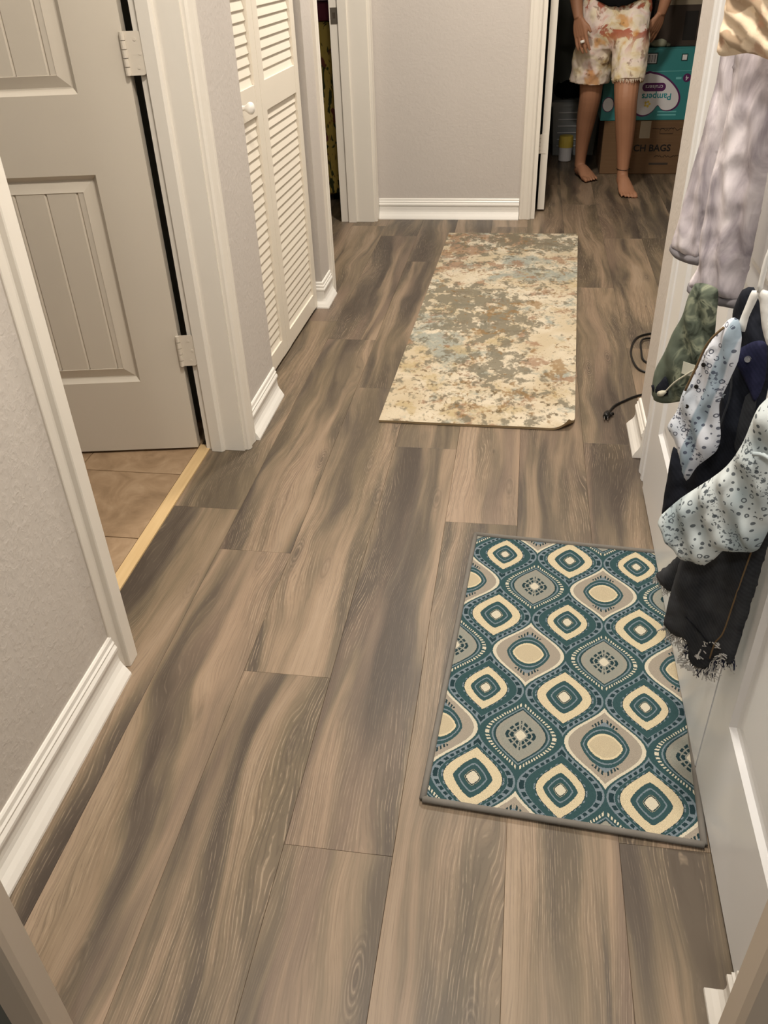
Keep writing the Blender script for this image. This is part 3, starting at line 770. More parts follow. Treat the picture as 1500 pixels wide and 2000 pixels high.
def garment(name, mat, plane, outline, thick=0.012, fold=0.004, freq=160.0, parent=None, seed=1.0, slant=0.0, grid=0.0048, ragged=0.0, crisp=0.0):
    """closed cloth body in a vertical plane; local x along the cloth, -y faces the hall, z is height"""
    x0, y0, a = plane
    pts = [Vector((s, 0, z)) for s, z in outline]
    cl = pts + [pts[0]]
    loop = []
    n = len(pts)
    for i in range(n):
        p0, p1, p2, p3 = pts[i - 1], pts[i], pts[(i + 1) % n], pts[(i + 2) % n]
        L = (p2 - p1).length; k = max(2, int(L / 0.005))
        for s in range(k):
            t = s / k
            lin = p1.lerp(p2, t)
            cr = 0.5 * ((2 * p1) + (p2 - p0) * t + (2 * p0 - 5 * p1 + 4 * p2 - p3) * t * t + (3 * p1 - p0 - 3 * p2 + p3) * t ** 3)
            q = lin.lerp(cr, 0.65)
            if ragged:
                q.x += ragged * noise.noise(Vector((q.x * 300, seed, q.z * 300))); q.z += ragged * noise.noise(Vector((seed, q.x * 300, q.z * 300)))
            loop.append((q.x, q.z))
    nb = len(loop)
    def inside(x, z):
        c = False; j = nb - 1
        for i in range(nb):
            if (loop[i][1] > z) != (loop[j][1] > z) and x < (loop[j][0] - loop[i][0]) * (z - loop[i][1]) / (loop[j][1] - loop[i][1]) + loop[i][0]: c = not c
            j = i
        return c
    def edge_d(x, z): return min(math.hypot(x - p[0], z - p[1]) for p in loop)
    xs = [p[0] for p in loop]; zs = [p[1] for p in loop]
    inner = []
    gx = min(xs); row = 0
    while gx < max(xs):
        gz = min(zs) + (grid / 2 if row % 2 else 0)
        while gz < max(zs):
            if inside(gx, gz) and edge_d(gx, gz) > grid * 0.6: inner.append((gx, gz))
            gz += grid
        gx += grid; row += 1
    vin = [Vector(p) for p in loop + inner]
    ed = [(i, (i + 1) % nb) for i in range(nb)]
    vo, eo, fo, ov, oe, of = delaunay_2d_cdt(vin, ed, [], 1, 1e-6)
    bm = bmesh.new()
    front, back = [], []
    bset = {}
    for i, p in enumerate(vo):
        d = edge_d(p.x, p.y)
        t = thick * math.sqrt(min(1.0, d / 0.014))
        f = fold * (math.sin(freq * (p.x + slant * (p.y - 0.7)) + 2.5 * noise.noise(Vector((p.x * 18, seed, p.y * 9))))
                    + 1.1 * noise.noise(Vector((p.x * 60 + seed, p.y * 34, seed))))
        if crisp:
            q = Vector((p.x * 34 + seed, p.y * 22, seed * 1.7)); rg = 1.0 - abs(noise.noise(q)) * 2.4
            f = f * (1 - crisp * 0.5) - fold * crisp * 1.1 * max(-0.6, rg) * (0.6 + 0.8 * noise.noise(q * 0.6))
        f *= min(1.0, 0.35 + d / 0.02)
        front.append(bm.verts.new((p.x, -t * 0.5 + f - 0.0008, p.y)))
        back.append(bm.verts.new((p.x, t * 0.5 + f * 0.6 + 0.0008, p.y)))
    cnt = {}
    for f in fo:
        bm.faces.new([front[i] for i in f]); bm.faces.new([back[i] for i in reversed(f)])
        for i in range(3):
            e = (f[i], f[(i + 1) % 3]); cnt[tuple(sorted(e))] = cnt.get(tuple(sorted(e)), []) + [e]
    for k, e in cnt.items():
        if len(e) == 1:
            i, j = e[0]; bm.faces.new((front[j], front[i], back[i], back[j]))
    o = obj(name, bm, mat, parent, True)
    if parent is None: o.location = (x0, y0, 0); o.rotation_euler = (0, 0, -R(a))
    return o
def root(name, plane, label, cat):
    e = empty(name, (plane[0], plane[1], 0), -R(plane[2])); tag(e, label, cat, 'baby clothes on the closet door'); return e
def strands(name, mat, parent, pts, n, ln, rad=0.0006, down=1.0, seed=3):
    rs = random.Random(seed); bm = bmesh.new()
    pl = [Vector((p[0], 0, p[1])) for p in pts]
    seg = [(a, b, (b - a).length) for a, b in zip(pl, pl[1:])]; tot = sum(s[2] for s in seg)
    for k in range(n):
        t = rs.random() * tot
        for a, b, L in seg:
            if t <= L: break
            t -= L
        p = a.lerp(b, min(1, t / L)) + Vector((0, rs.uniform(-0.004, 0.004), 0.002))
        d = Vector((rs.uniform(-0.6, 0.6), rs.uniform(-0.5, 0.3), -down)).normalized()
        l = ln * rs.uniform(0.4, 1.3)
        q = p + d * l * 0.5 + Vector((rs.uniform(-1, 1), rs.uniform(-1, 1), 0)) * l * 0.2
        tube(bm, spline([p, q, p + d * l], 2), rad, 4)
    o = obj(name, bm, mat, parent); o['kind'] = 'stuff'; return o

pb = (.27, 1.22, 35)
g = root('baby_blouse', pb, 'beige striped baby blouse at the upper right edge', 'baby clothes')
garment('body', MAT['beige'], pb, [(-0.044, 1.175), (-0.045, 1.145), (-0.046, 1.118), (-0.046, 1.09), (-0.038, 1.085), (-0.023, 1.087), (-0.007, 1.09), (0.006, 1.088), (0.02, 1.084), (0.038, 1.087), (0.050, 1.13), (0.055, 1.25), (0.04, 1.36), (-0.005, 1.40), (-0.04, 1.34)], 0.026, 0.0060, 150, g, 2.0, 1.6, crisp=0.7)
bm = bmesh.new(); tube(bm, spline([(0.0, 0.004, 1.38), (0.0, 0.0, 1.43), (0.02, 0.01, 1.46), (0.04, 0.035, 1.45), (0.06, 0.055, 1.44)], 4), 0.003, 8); obj('hanger_hook', bm, MAT['plastic'], g, True)
pl = (.29, 1.47, 40)
g = root('baby_pants', pl, 'lavender tie dye pant leg with grey cuff hanging farthest along the door', 'baby clothes')
garment('leg', MAT['tiedye'], pl, [(-0.01, 1.10), (-0.012, 1.025), (-0.019, 0.959), (-0.028, 0.889), (-0.036, 0.823), (-0.043, 0.772), (-0.033, 0.765), (-0.011, 0.761), (0.013, 0.762), (0.011, 0.807), (0.014, 0.872), (0.017, 0.956), (0.021, 1.034), (0.024, 1.10)], 0.018, 0.0048, 210, g, 5.0, 0.12, crisp=0.6)
garment('cuff', MAT['cuff'], pl, [(-0.0425, 0.776), (-0.0455, 0.763), (-0.033, 0.752), (-0.011, 0.748), (0.0155, 0.749), (0.0145, 0.766), (-0.011, 0.765), (-0.033, 0.768)], 0.021, 0.001, 300, g, 6.0)
p2_ = (.28, 1.33, 40)
g = root('baby_pants', p2_, 'wide lavender tie dye pant leg with grey cuff above the green pants', 'baby clothes')
garment('leg', MAT['tiedye'], p2_, [(-0.008, 1.10), (-0.006, 1.031), (-0.007, 0.979), (-0.011, 0.923), (-0.012, 0.879), (-0.011, 0.835), (-0.008, 0.79), (-0.017, 0.757), (0.003, 0.751), (0.034, 0.75), (0.065, 0.753), (0.070, 0.775), (0.072, 0.829), (0.071, 0.893), (0.068, 0.961), (0.06, 1.024), (0.052, 1.10)], 0.026, 0.0060, 190, g, 9.0, 0.15, crisp=0.6)
garment('cuff', MAT['cuff'], p2_, [(-0.0165, 0.763), (-0.0195, 0.747), (0.003, 0.738), (0.034, 0.737), (0.0685, 0.740), (0.0685, 0.757), (0.034, 0.754), (0.003, 0.755)], 0.029, 0.001, 300, g, 6.0)
pg_ = (.248, 1.285, 40); k = 1.285 / 1.40
def sc_(lst, k): return [(s * k, 1.22 - (1.22 - z) * k) for s, z in lst]
g = root('baby_pants', pg_, 'olive green camouflage baby pants with cream drawstring', 'baby clothes')
garment('body', MAT['camo'], pg_, sc_([(0.018, 0.742), (0.058, 0.743), (0.066, 0.698), (0.07, 0.664), (0.073, 0.633), (0.059, 0.61), (0.043, 0.583), (0.039, 0.561), (0.039, 0.54), (0.021, 0.529), (-0.001, 0.52), (-0.019, 0.518), (-0.028, 0.538), (-0.027, 0.573), (-0.016, 0.611), (-0.007, 0.646), (0.005, 0.681)], k), 0.022, 0.0035, 140, g, 12.0, 0.5)
bm = bmesh.new(); tube(bm, spline([(0.052, -0.016, 0.660), (0.040, -0.018, 0.648), (0.022, -0.018, 0.628), (0.008, -0.017, 0.606)], 5), 0.0013, 6); ds = obj('drawstring', bm, MAT['string'], g, True)
bm = bmesh.new(); tube(bm, [(0.010, -0.017, 0.608), (0.004, -0.018, 0.603), (-0.002, -0.018, 0.600)], [0.002, 0.005, 0.004], 8); obj('knot', bm, MAT['string'], ds, True)
lo = garment('leg_opening_shade', MAT['navy'], pg_, sc_([(-0.022, 0.552), (-0.008, 0.560), (0.002, 0.578), (0.010, 0.566), (0.012, 0.546), (0.002, 0.540), (-0.012, 0.538)], k), 0.004, 0.0005, 100, g, 3.0); lo.location = (0, -0.0125, 0)  # dark patch on the cloth, painted shade of the hollow leg end
bm = bmesh.new(); bx(bm, 0.030, 0.050, -0.0165, -0.0158, 0.646, 0.666); obj('care_tag', bm, MAT['tagm'], g)
pbl = (.252, 1.08, 40); k = 1.08 / 1.22
g = root('baby_shirt', pbl, 'pale blue bandana print baby shirt beside the green pants', 'baby clothes')
garment('body', MAT['bluepaisley'], pbl, sc_([(0.026, 0.757), (0.011, 0.733), (0.001, 0.707), (-0.007, 0.686), (-0.019, 0.643), (-0.028, 0.613), (-0.031, 0.585), (-0.042, 0.554), (-0.027, 0.537), (-0.008, 0.505), (0.009, 0.475), (0.021, 0.506), (0.046, 0.544), (0.048, 0.574), (0.036, 0.623), (0.043, 0.666), (0.05, 0.698), (0.047, 0.733), (0.037, 0.757)], k), 0.018, 0.0046, 150, g, 17.0, 0.45, crisp=0.5)
bm = bmesh.new(); tube(bm, spline([(0.021, -0.010, 0.800), (0.005, -0.012, 0.775), (-0.004, -0.012, 0.740), (-0.014, -0.012, 0.70)], 5), 0.0016, 6); obj('neck_trim', bm, MAT['stitch'], g, True)
for sx, sz in ((0.0, 0.745), (-0.004, 0.712), (-0.012, 0.68)):
    bm = bmesh.new(); tube(bm, [(sx + 0.006, -0.0135, sz), (sx + 0.006, -0.0150, sz)], 0.003, 10); obj('button', bm, MAT['rubber'], g)
pd = (.265, 1.125, 40); k = 1.125 / 1.27
g = root('baby_jacket', pd, 'black navy denim baby jacket on a white hanger', 'baby clothes')
garment('body', MAT['navy'], pd, sc_([(0.033, 0.783), (0.024, 0.75), (0.029, 0.724), (0.044, 0.687), (0.037, 0.642), (0.033, 0.597), (0.036, 0.544), (0.020, 0.498), (0.004, 0.456), (-0.015, 0.480), (-0.028, 0.495), (-0.029, 0.446), (-0.029, 0.357), (-0.016, 0.356), (0.013, 0.392), (0.059, 0.455), (0.085, 0.526), (0.099, 0.575), (0.104, 0.62), (0.100, 0.698), (0.086, 0.732), (0.063, 0.768), (0.048, 0.790)], k), 0.022, 0.0040, 120, g, 23.0, 0.3)
f = garment('flap', MAT['indigo'], pd, sc_([(0.040, 0.668), (0.056, 0.684), (0.074, 0.700), (0.092, 0.702), (0.103, 0.650), (0.096, 0.610), (0.080, 0.630), (0.062, 0.652)], k), 0.008, 0.001, 100, g, 4.0)
f.location = (0, -0.016, 0.018)
bm = bmesh.new(); tube(bm, [(0.066, -0.0215, 0.755), (0.066, -0.0245, 0.755)], 0.0042, 12); obj('rivet', bm, MAT['steel'], g)
for sx, sz in ((0.043, 0.69), (0.036, 0.63)):
    bm = bmesh.new(); tube(bm, [(sx, -0.0125, sz), (sx, -0.0150, sz)], 0.004, 12); obj('button', bm, MAT['steel'], g)
bm = bmesh.new(); tube(bm, spline([(0.040, -0.014, 0.74), (0.050, -0.016, 0.70), (0.046, -0.015, 0.655), (0.040, -0.014, 0.60)], 5), 0.0016, 6); obj('seam', bm, MAT['charcoal'], g, True)
pk = garment('pocket', MAT['charcoal'], pd, [(0.070, 0.70), (0.084, 0.706), (0.088, 0.66), (0.082, 0.615), (0.070, 0.625)], 0.005, 0.0008, 100, g, 6.0); pk.location = (0, -0.0135, 0)
ph = (.272, 1.07, 40)
h = empty('clothes_hanger', (ph[0], ph[1], 0), -R(ph[2])); tag(h, 'white plastic hanger with clip arms in the navy jacket', 'hanger')
k = 1.07 / 1.17
garment('arm', MAT['plastic'], ph, sc_([(0.02, 0.814), (0.016, 0.795), (0.011, 0.765), (0.015, 0.757), (0.022, 0.756), (0.023, 0.777), (0.028, 0.799), (0.031, 0.814)], k), 0.006, 0.0, 1, h, 1.0)
garment('arm', MAT['plastic'], ph, sc_([(0.028, 0.816), (0.034, 0.800), (0.044, 0.770), (0.056, 0.748), (0.064, 0.745), (0.062, 0.762), (0.052, 0.790), (0.042, 0.818)], k), 0.006, 0.0, 1, h, 2.0)
bm = bmesh.new(); tube(bm, spline([(0.027, 0.0, 0.850), (0.029, 0.0, 0.90), (0.040, 0.01, 0.925), (0.060, 0.02, 0.92), (0.085, 0.03, 0.915)], 5), 0.0032, 8); obj('hook', bm, MAT['plastic'], h, True)
psh = (.257, 0.97, 40); k = 0.97 / 1.02
g = root('baby_shorts', psh, 'pale grey bandana print baby shorts in front of the dark denim', 'baby clothes')
garment('body', MAT['greypaisley'], psh, sc_([(0.075, 0.755), (0.060, 0.748), (0.048, 0.728), (0.041, 0.70), (0.037, 0.667), (0.024, 0.63), (0.007, 0.603), (-0.031, 0.552), (-0.054, 0.513), (-0.056, 0.502), (-0.044, 0.486), (-0.026, 0.472), (-0.009, 0.46), (0.008, 0.459), (0.023, 0.464), (0.036, 0.48), (0.045, 0.499), (0.064, 0.511), (0.082, 0.516), (0.092, 0.529), (0.096, 0.556), (0.099, 0.594), (0.097, 0.665), (0.092, 0.74)], k), 0.034, 0.0065, 120, g, 31.0, 0.8, crisp=0.6)
bm = bmesh.new(); tube(bm, spline([(-0.045, -0.012, 0.556), (-0.034, -0.016, 0.534), (-0.018, -0.018, 0.520), (-0.002, -0.018, 0.509)], 4), 0.0016, 6); obj('hem', bm, MAT['greypaisley'], g, True)
bm = bmesh.new(); tube(bm, spline([(0.060, -0.022, 0.700), (0.072, -0.023, 0.704), (0.086, -0.022, 0.700)], 4), 0.0030, 6); obj('pocket_edge', bm, MAT['greypaisley'], g, True)
pf = (.258, 1.03, 45); k = 1.03 / 1.10
g = root('denim_shorts', pf, 'charcoal denim baby shorts with white frayed hem hanging lowest', 'baby clothes')
fr = sc_([(0.015, 0.46), (0.003, 0.398), (-0.001, 0.348), (-0.002, 0.298), (-0.002, 0.266), (0.019, 0.254), (0.047, 0.262), (0.054, 0.235), (0.072, 0.222), (0.096, 0.236), (0.102, 0.268), (0.116, 0.276), (0.120, 0.256), (0.127, 0.275), (0.128, 0.308), (0.130, 0.376), (0.130, 0.453), (0.128, 0.56), (0.10, 0.60), (0.045, 0.56)], k)
garment('body', MAT['charcoal'], pf, fr, 0.026, 0.0030, 80, g, 37.0, 0.2, ragged=0.002)
hemline = sc_([(-0.002, 0.266), (0.019, 0.254), (0.047, 0.262), (0.054, 0.235), (0.072, 0.222), (0.096, 0.236), (0.102, 0.268), (0.116, 0.276), (0.127, 0.275)], k)
strands('white_fringe', MAT['fray'], g, hemline, 170, 0.020, 0.0009, seed=5)
strands('navy_fringe', MAT['fray_dark'], g, hemline[2:], 90, 0.018, 0.0008, seed=6)
for arc in ([(0.046, 0.262), (0.050, 0.238), (0.060, 0.226), (0.076, 0.220)], [(0.078, 0.255), (0.084, 0.290), (0.100, 0.304), (0.114, 0.292), (0.117, 0.262), (0.112, 0.238)]):
    fe = strands('frayed_edge', MAT['fray'], g, sc_(arc, k), 46, 0.008, 0.0010, 0.15, seed=len(arc)); fe.location = (0, -0.0165, 0)
lg = garment('far_leg', MAT['charcoal'], pf, sc_([(0.020, 0.47), (-0.010, 0.400), (-0.034, 0.352), (-0.054, 0.318), (-0.040, 0.306), (-0.024, 0.302), (-0.002, 0.320), (0.010, 0.36), (0.026, 0.40)], k), 0.018, 0.002, 90, g, 41.0, ragged=0.002)
lg.location = (0, 0.030, 0)
st = strands('leg_fringe', MAT['fray'], g, [(p[0], p[1]) for p in sc_([(-0.056, 0.318), (-0.040, 0.306), (-0.024, 0.302)], k)], 40, 0.014, seed=8); st.location = (0, 0.030, 0)
bm = bmesh.new(); tube(bm, spline([(0.112, -0.016, 0.56), (0.106, -0.017, 0.46), (0.102, -0.017, 0.39), (0.094, -0.017, 0.362), (0.092, -0.017, 0.33)], 6), 0.0012, 6); obj('seam', bm, MAT['stitch'], g, True)
bm = bmesh.new(); tube(bm, spline([(0.040, -0.0165, 0.375), (0.062, -0.0175, 0.367), (0.092, -0.0175, 0.352)], 6), 0.0009, 6); obj('hem_crease', bm, MAT['navy'], g, True)

# ================================================================== PERSON WALKING OUT OF THE FAR ROOM
def skin_fn(m, x, y, z, v):
    return m.mix(m.noise(v, 6.0, 3.0), srgb(150, 106, 80), srgb(174, 128, 100))
MAT['skin'] = mm('skin', skin_fn, 0.55, 0.35, 300.0, 0.08)
def f_shorts(m, x, y, z, v):
    n = m.noise(v, 8.0, 4.0, 0.6, 1.0)
    c = m.ramp(n, [(0.34, srgb(214, 190, 140)), (0.47, srgb(232, 220, 196)), (0.60, srgb(236, 220, 212)), (0.70, srgb(226, 190, 176))])
    top = z.step(0.66, 0.80)
    red = m.noise(m.vec(x * 10.0 + 3.0, y * 6.0, z * 10.0), 1.0, 4.0, 0.6, 0.6)
    c = m.mix(red.step(0.52, 0.58) * top * 0.9, c, srgb(170, 82, 58))
    ora = m.noise(m.vec(x * 8.0 + 9.0, y * 6.0, z * 9.0), 1.0, 3.0)
    c = m.mix(ora.step(0.60, 0.68) * 0.75, c, srgb(206, 146, 76))
    brn = m.noise(m.vec(x * 22.0 + 19.0, y * 12.0, z * 22.0), 1.0, 3.0)
    return m.mix(brn.step(0.62, 0.70) * 0.6, c, srgb(120, 80, 58))
MAT['shorts'] = mm('floral_tie_dye_denim', f_shorts)
MAT['black'] = cloth('black_jersey', (16, 16, 18))
MAT['hair'] = cloth('dark_brown_hair', (50, 36, 28), 0.6)
def ell(c, ax, rx, ry, n=16, tilt=None):
    c = Vector(c); d = Vector(ax).normalized()
    s = Vector((1, 0, 0)) - d * d.x
    if s.length < 0.2: s = Vector((0, 1, 0)) - d * d.y
    s.normalize(); f = d.cross(s)
    return [c + s * (rx * math.cos(2 * math.pi * k / n)) + f * (ry * math.sin(2 * math.pi * k / n)) for k in range(n)]
def limb(bm, pts, radii, n=16):
    """pts with matching (rx, ry); smooth interpolation"""
    pts = [Vector(p) for p in pts]
    P = spline(pts, 5); Rr = spline([Vector((r[0], r[1], 0)) for r in radii], 5)
    rings = []
    for i, p in enumerate(P):
        t = P[min(i + 1, len(P) - 1)] - P[max(i - 1, 0)]
        rings.append(ell(p, t, max(0.001, Rr[i].x), max(0.001, Rr[i].y), n))
    loft(bm, rings)
def remesh(o, vox, smooth=4):
    r = o.modifiers.new('voxel', 'REMESH'); r.mode = 'VOXEL'; r.voxel_size = vox; r.use_smooth_shade = True
    s = o.modifiers.new('smooth', 'SMOOTH'); s.iterations = smooth; s.factor = 0.5
bm = bmesh.new()
# rear (standing) leg and forward (stepping) leg
limb(bm, [(0.350, 5.27, 0.86), (0.345, 5.29, 0.68), (0.345, 5.32, 0.53), (0.345, 5.33, 0.445), (0.338, 5.385, 0.33), (0.332, 5.43, 0.20), (0.330, 5.450, 0.105), (0.330, 5.452, 0.055)],
     [(0.088, 0.09), (0.080, 0.085), (0.066, 0.068), (0.060, 0.062), (0.054, 0.058), (0.041, 0.046), (0.033, 0.038), (0.032, 0.042)])
limb(bm, [(0.512, 5.24, 0.86), (0.514, 5.17, 0.68), (0.514, 5.09, 0.54), (0.516, 5.06, 0.465), (0.530, 5.08, 0.35), (0.542, 5.095, 0.22), (0.546, 5.09, 0.125), (0.548, 5.085, 0.080)],
     [(0.090, 0.09), (0.082, 0.085), (0.066, 0.068), (0.060, 0.062), (0.054, 0.058), (0.042, 0.046), (0.032, 0.036), (0.032, 0.040)])
def foot(bm, heel, ball, tip, lift=0.0, side=1):
    heel, ball, tip = Vector(heel), Vector(ball), Vector(tip)
    f = (tip - heel).normalized(); sd = Vector((f.y, -f.x, 0)).normalized()
    mid = heel.lerp(ball, 0.55)
    limb(bm, [heel + Vector((0, 0, 0.0)) - f * 0.012, heel + f * 0.03 + Vector((0, 0, 0.012)), mid + Vector((0, 0, 0.016)), ball + Vector((0, 0, 0.004)), ball + f * 0.035 - Vector((0, 0, 0.004))],
         [(0.020, 0.022), (0.032, 0.034), (0.036, 0.034), (0.044, 0.020), (0.042, 0.013)], 14)
    for i in range(5):
        off = (-0.036 + 0.0185 * i) * side
        L = (0.052, 0.050, 0.045, 0.039, 0.031)[i]; r = (0.0125, 0.0085, 0.008, 0.0078, 0.0072)[i]
        b0 = ball + sd * off + f * 0.022 - Vector((0, 0, 0.004)); b1 = b0 + f * L * 0.55 + Vector((0, 0, 0.004)); b2 = b0 + f * L - Vector((0, 0, 0.003))
        limb(bm, [b0, b1, b2], [(r, r), (r, r), (r * 0.75, r * 0.75)], 10)
foot(bm, (0.322, 5.475, 0.028), (0.372, 5.345, 0.022), (0.405, 5.262, 0.015), side=-1)
foot(bm, (0.540, 5.105, 0.058), (0.566, 4.985, 0.026), (0.590, 4.90, 0.012), side=1)
# pelvis, trunk, neck
limb(bm, [(0.43, 5.26, 0.80), (0.43, 5.26, 0.90), (0.43, 5.265, 1.02), (0.43, 5.265, 1.18), (0.43, 5.27, 1.31), (0.43, 5.27, 1.37), (0.43, 5.258, 1.42), (0.43, 5.25, 1.46)],
     [(0.150, 0.105), (0.165, 0.112), (0.135, 0.098), (0.150, 0.108), (0.160, 0.090), (0.10, 0.07), (0.052, 0.055), (0.050, 0.052)], 20)
# head with brow, nose, chin, ears
limb(bm, [(0.43, 5.235, 1.435), (0.43, 5.225, 1.47), (0.43, 5.225, 1.53), (0.43, 5.235, 1.59), (0.43, 5.245, 1.635), (0.43, 5.25, 1.655)],
     [(0.030, 0.045), (0.056, 0.078), (0.070, 0.092), (0.072, 0.094), (0.052, 0.070), (0.015, 0.02)], 20)
limb(bm, [(0.43, 5.142, 1.555), (0.43, 5.128, 1.530), (0.43, 5.118, 1.512), (0.43, 5.138, 1.506)], [(0.008, 0.008), (0.010, 0.010), (0.014, 0.011), (0.010, 0.008)], 10)
for s in (-1, 1):
    limb(bm, [(0.43 + s * 0.070, 5.235, 1.50), (0.43 + s * 0.078, 5.24, 1.53), (0.43 + s * 0.074, 5.245, 1.56)], [(0.006, 0.012), (0.008, 0.018), (0.006, 0.012)], 8)
    limb(bm, [(0.43 + s * 0.008, 5.140, 1.478), (0.43 + s * 0.018, 5.142, 1.479)], [(0.010, 0.006), (0.006, 0.004)], 8)
# arms
limb(bm, [(0.285, 5.268, 1.33), (0.245, 5.265, 1.27), (0.222, 5.26, 1.16), (0.208, 5.24, 1.06), (0.212, 5.19, 0.97), (0.226, 5.150, 0.89), (0.236, 5.132, 0.850)],
     [(0.052, 0.052), (0.050, 0.052), (0.042, 0.046), (0.038, 0.040), (0.036, 0.038), (0.028, 0.026), (0.024, 0.019)])
limb(bm, [(0.575, 5.268, 1.33), (0.615, 5.265, 1.27), (0.655, 5.28, 1.16), (0.690, 5.29, 1.05), (0.690, 5.275, 0.97), (0.674, 5.262, 0.89), (0.664, 5.262, 0.850)],
     [(0.052, 0.052), (0.050, 0.052), (0.042, 0.046), (0.038, 0.040), (0.036, 0.038), (0.028, 0.026), (0.024, 0.019)])
def hand(bm, wrist, axis, palm, spread, lens, curl, thumb_side):
    """axis: towards the fingertips, spread: across the knuckles, palm: palm normal"""
    w_, ax, sp, pn = Vector(wrist), Vector(axis).normalized(), Vector(spread).normalized(), Vector(palm).normalized()
    k0 = w_ + ax * 0.082
    for i in range(5):
        t = (i / 4 - 0.5)
        limb(bm, [w_ + sp * t * 0.034, w_ + ax * 0.04 + sp * t * 0.056, k0 + sp * t * 0.062], [(0.0125, 0.0125), (0.0135, 0.0135), (0.010, 0.010)], 8)
    for i in range(4):
        b0 = k0 + sp * ((i / 3 - 0.5) * 0.060); L = lens[i]
        d1 = (ax + pn * curl * 0.4 + sp * ((i / 3 - 0.5) * 0.22)).normalized(); d2 = (ax + pn * curl).normalized(); d3_ = (ax + pn * curl * 1.8).normalized()
        p1 = b0 + d1 * L * 0.45; p2 = p1 + d2 * L * 0.32; p3 = p2 + d3_ * L * 0.25
        limb(bm, [b0 - ax * 0.006, p1, p2, p3], [(0.0092, 0.0092), (0.0086, 0.0086), (0.0078, 0.0078), (0.0060, 0.0060)], 8)
    tb = w_ + ax * 0.022 + sp * thumb_side * 0.026; td = (ax * 0.8 + sp * thumb_side * 0.55 + pn * 0.25).normalized()
    limb(bm, [w_ + ax * 0.008 + sp * thumb_side * 0.012, tb, tb + td * 0.036, tb + (td + ax * 0.3).normalized() * 0.064], [(0.011, 0.011), (0.0125, 0.0125), (0.0100, 0.0100), (0.0065, 0.0065)], 8)
hand(bm, (0.237, 5.131, 0.848), (0.22, -0.20, -1.0), (0.7, 0.7, 0.0), (0.75, -0.6, 0.25), (0.064, 0.082, 0.086, 0.076), 0.22, 1)
hand(bm, (0.663, 5.262, 0.848), (-0.30, 0.10, -0.85), (-0.5, 0.8, 0.0), (-0.75, -0.6, 0.15), (0.062, 0.080, 0.084, 0.074), 0.45, 1)
pr = empty('person', (0.43, 5.24, 0))
tag(pr, 'barefoot person in floral tie dye shorts and black top walking forward', 'person')
def keep(o): 
    o.parent = pr; o.matrix_parent_inverse = Matrix.Translation((-0.43, -5.24, 0)); return o
body = keep(obj('body', bm, MAT['skin'], None, True)); remesh(body, 0.0042, 2)
# shorts
bm = bmesh.new()
limb(bm, [(0.43, 5.255, 0.99), (0.43, 5.255, 0.93), (0.43, 5.25, 0.84), (0.43, 5.25, 0.77), (0.43, 5.25, 0.70)], [(0.150, 0.115), (0.176, 0.128), (0.184, 0.130), (0.172, 0.120), (0.12, 0.09)], 24)
limb(bm, [(0.352, 5.26, 0.84), (0.345, 5.275, 0.74), (0.338, 5.30, 0.64), (0.333, 5.315, 0.535)], [(0.100, 0.115), (0.106, 0.112), (0.106, 0.104), (0.110, 0.100)], 24)
limb(bm, [(0.508, 5.24, 0.84), (0.514, 5.19, 0.74), (0.517, 5.13, 0.65), (0.518, 5.095, 0.555)], [(0.100, 0.115), (0.098, 0.108), (0.090, 0.096), (0.084, 0.088)], 24)
for v in bm.verts:
    nz = noise.noise(Vector((v.co.x * 16, v.co.y * 12, v.co.z * 20))); v.co += Vector((0.008 * nz, -0.010 * nz, 0.004 * nz))
sh = keep(obj('shorts', bm, MAT['shorts'], None, True)); remesh(sh, 0.006, 2)
tx = bpy.data.textures.new('crumple', 'CLOUDS'); tx.noise_scale = 0.05
dmod = sh.modifiers.new('crumple', 'DISPLACE'); dmod.texture = tx; dmod.strength = 0.014; dmod.mid_level = 0.5; dmod.texture_coords = 'GLOBAL'
rs = random.Random(11); bm = bmesh.new()
for cx, cy, cz, rx, ry in ((0.333, 5.314, 0.548, 0.106, 0.096), (0.518, 5.097, 0.574, 0.080, 0.084)):
    for k in range(90):
        a = 2 * math.pi * k / 90 + rs.uniform(-0.03, 0.03)
        p = Vector((cx + rx * math.cos(a), cy + ry * math.sin(a), cz + 0.004)); l = rs.uniform(0.008, 0.020)
        tube(bm, [p, p + Vector((rs.uniform(-0.006, 0.006), rs.uniform(-0.006, 0.006), -l))], [0.0022, 0.0008], 4)
frh = keep(obj('frayed_hem', bm, MAT['shorts'])); frh['kind'] = 'stuff'
# top
bm = bmesh.new()
limb(bm, [(0.43, 5.235, 0.885), (0.43, 5.24, 0.95), (0.43, 5.258, 1.05), (0.43, 5.265, 1.18), (0.43, 5.27, 1.30), (0.43, 5.27, 1.36), (0.43, 5.265, 1.39)],
     [(0.150, 0.140), (0.170, 0.142), (0.152, 0.120), (0.164, 0.122), (0.172, 0.104), (0.12, 0.082), (0.075, 0.065)], 24)
for v in bm.verts:
    if v.co.z < 1.0: v.co.z += 0.55 * max(0.0, abs(v.co.x - 0.43) - 0.03) * (1.0 - v.co.z) / 0.13
for s in (-1, 1):
    limb(bm, [(0.43 + s * 0.12, 5.268, 1.34), (0.43 + s * 0.165, 5.266, 1.30), (0.43 + s * 0.205, 5.262, 1.20)], [(0.06, 0.062), (0.062, 0.064), (0.056, 0.060)], 16)
keep(obj('top', bm, MAT['black'], None, True)); remesh(bpy.data.objects['top'], 0.008, 3)
bm = bmesh.new()
limb(bm, [(0.43, 5.30, 1.42), (0.43, 5.285, 1.50), (0.43, 5.265, 1.58), (0.43, 5.255, 1.64), (0.43, 5.25, 1.668)], [(0.06, 0.05), (0.080, 0.072), (0.082, 0.088), (0.062, 0.075), (0.02, 0.02)], 20)
keep(obj('hair', bm, MAT['hair'], None, True))
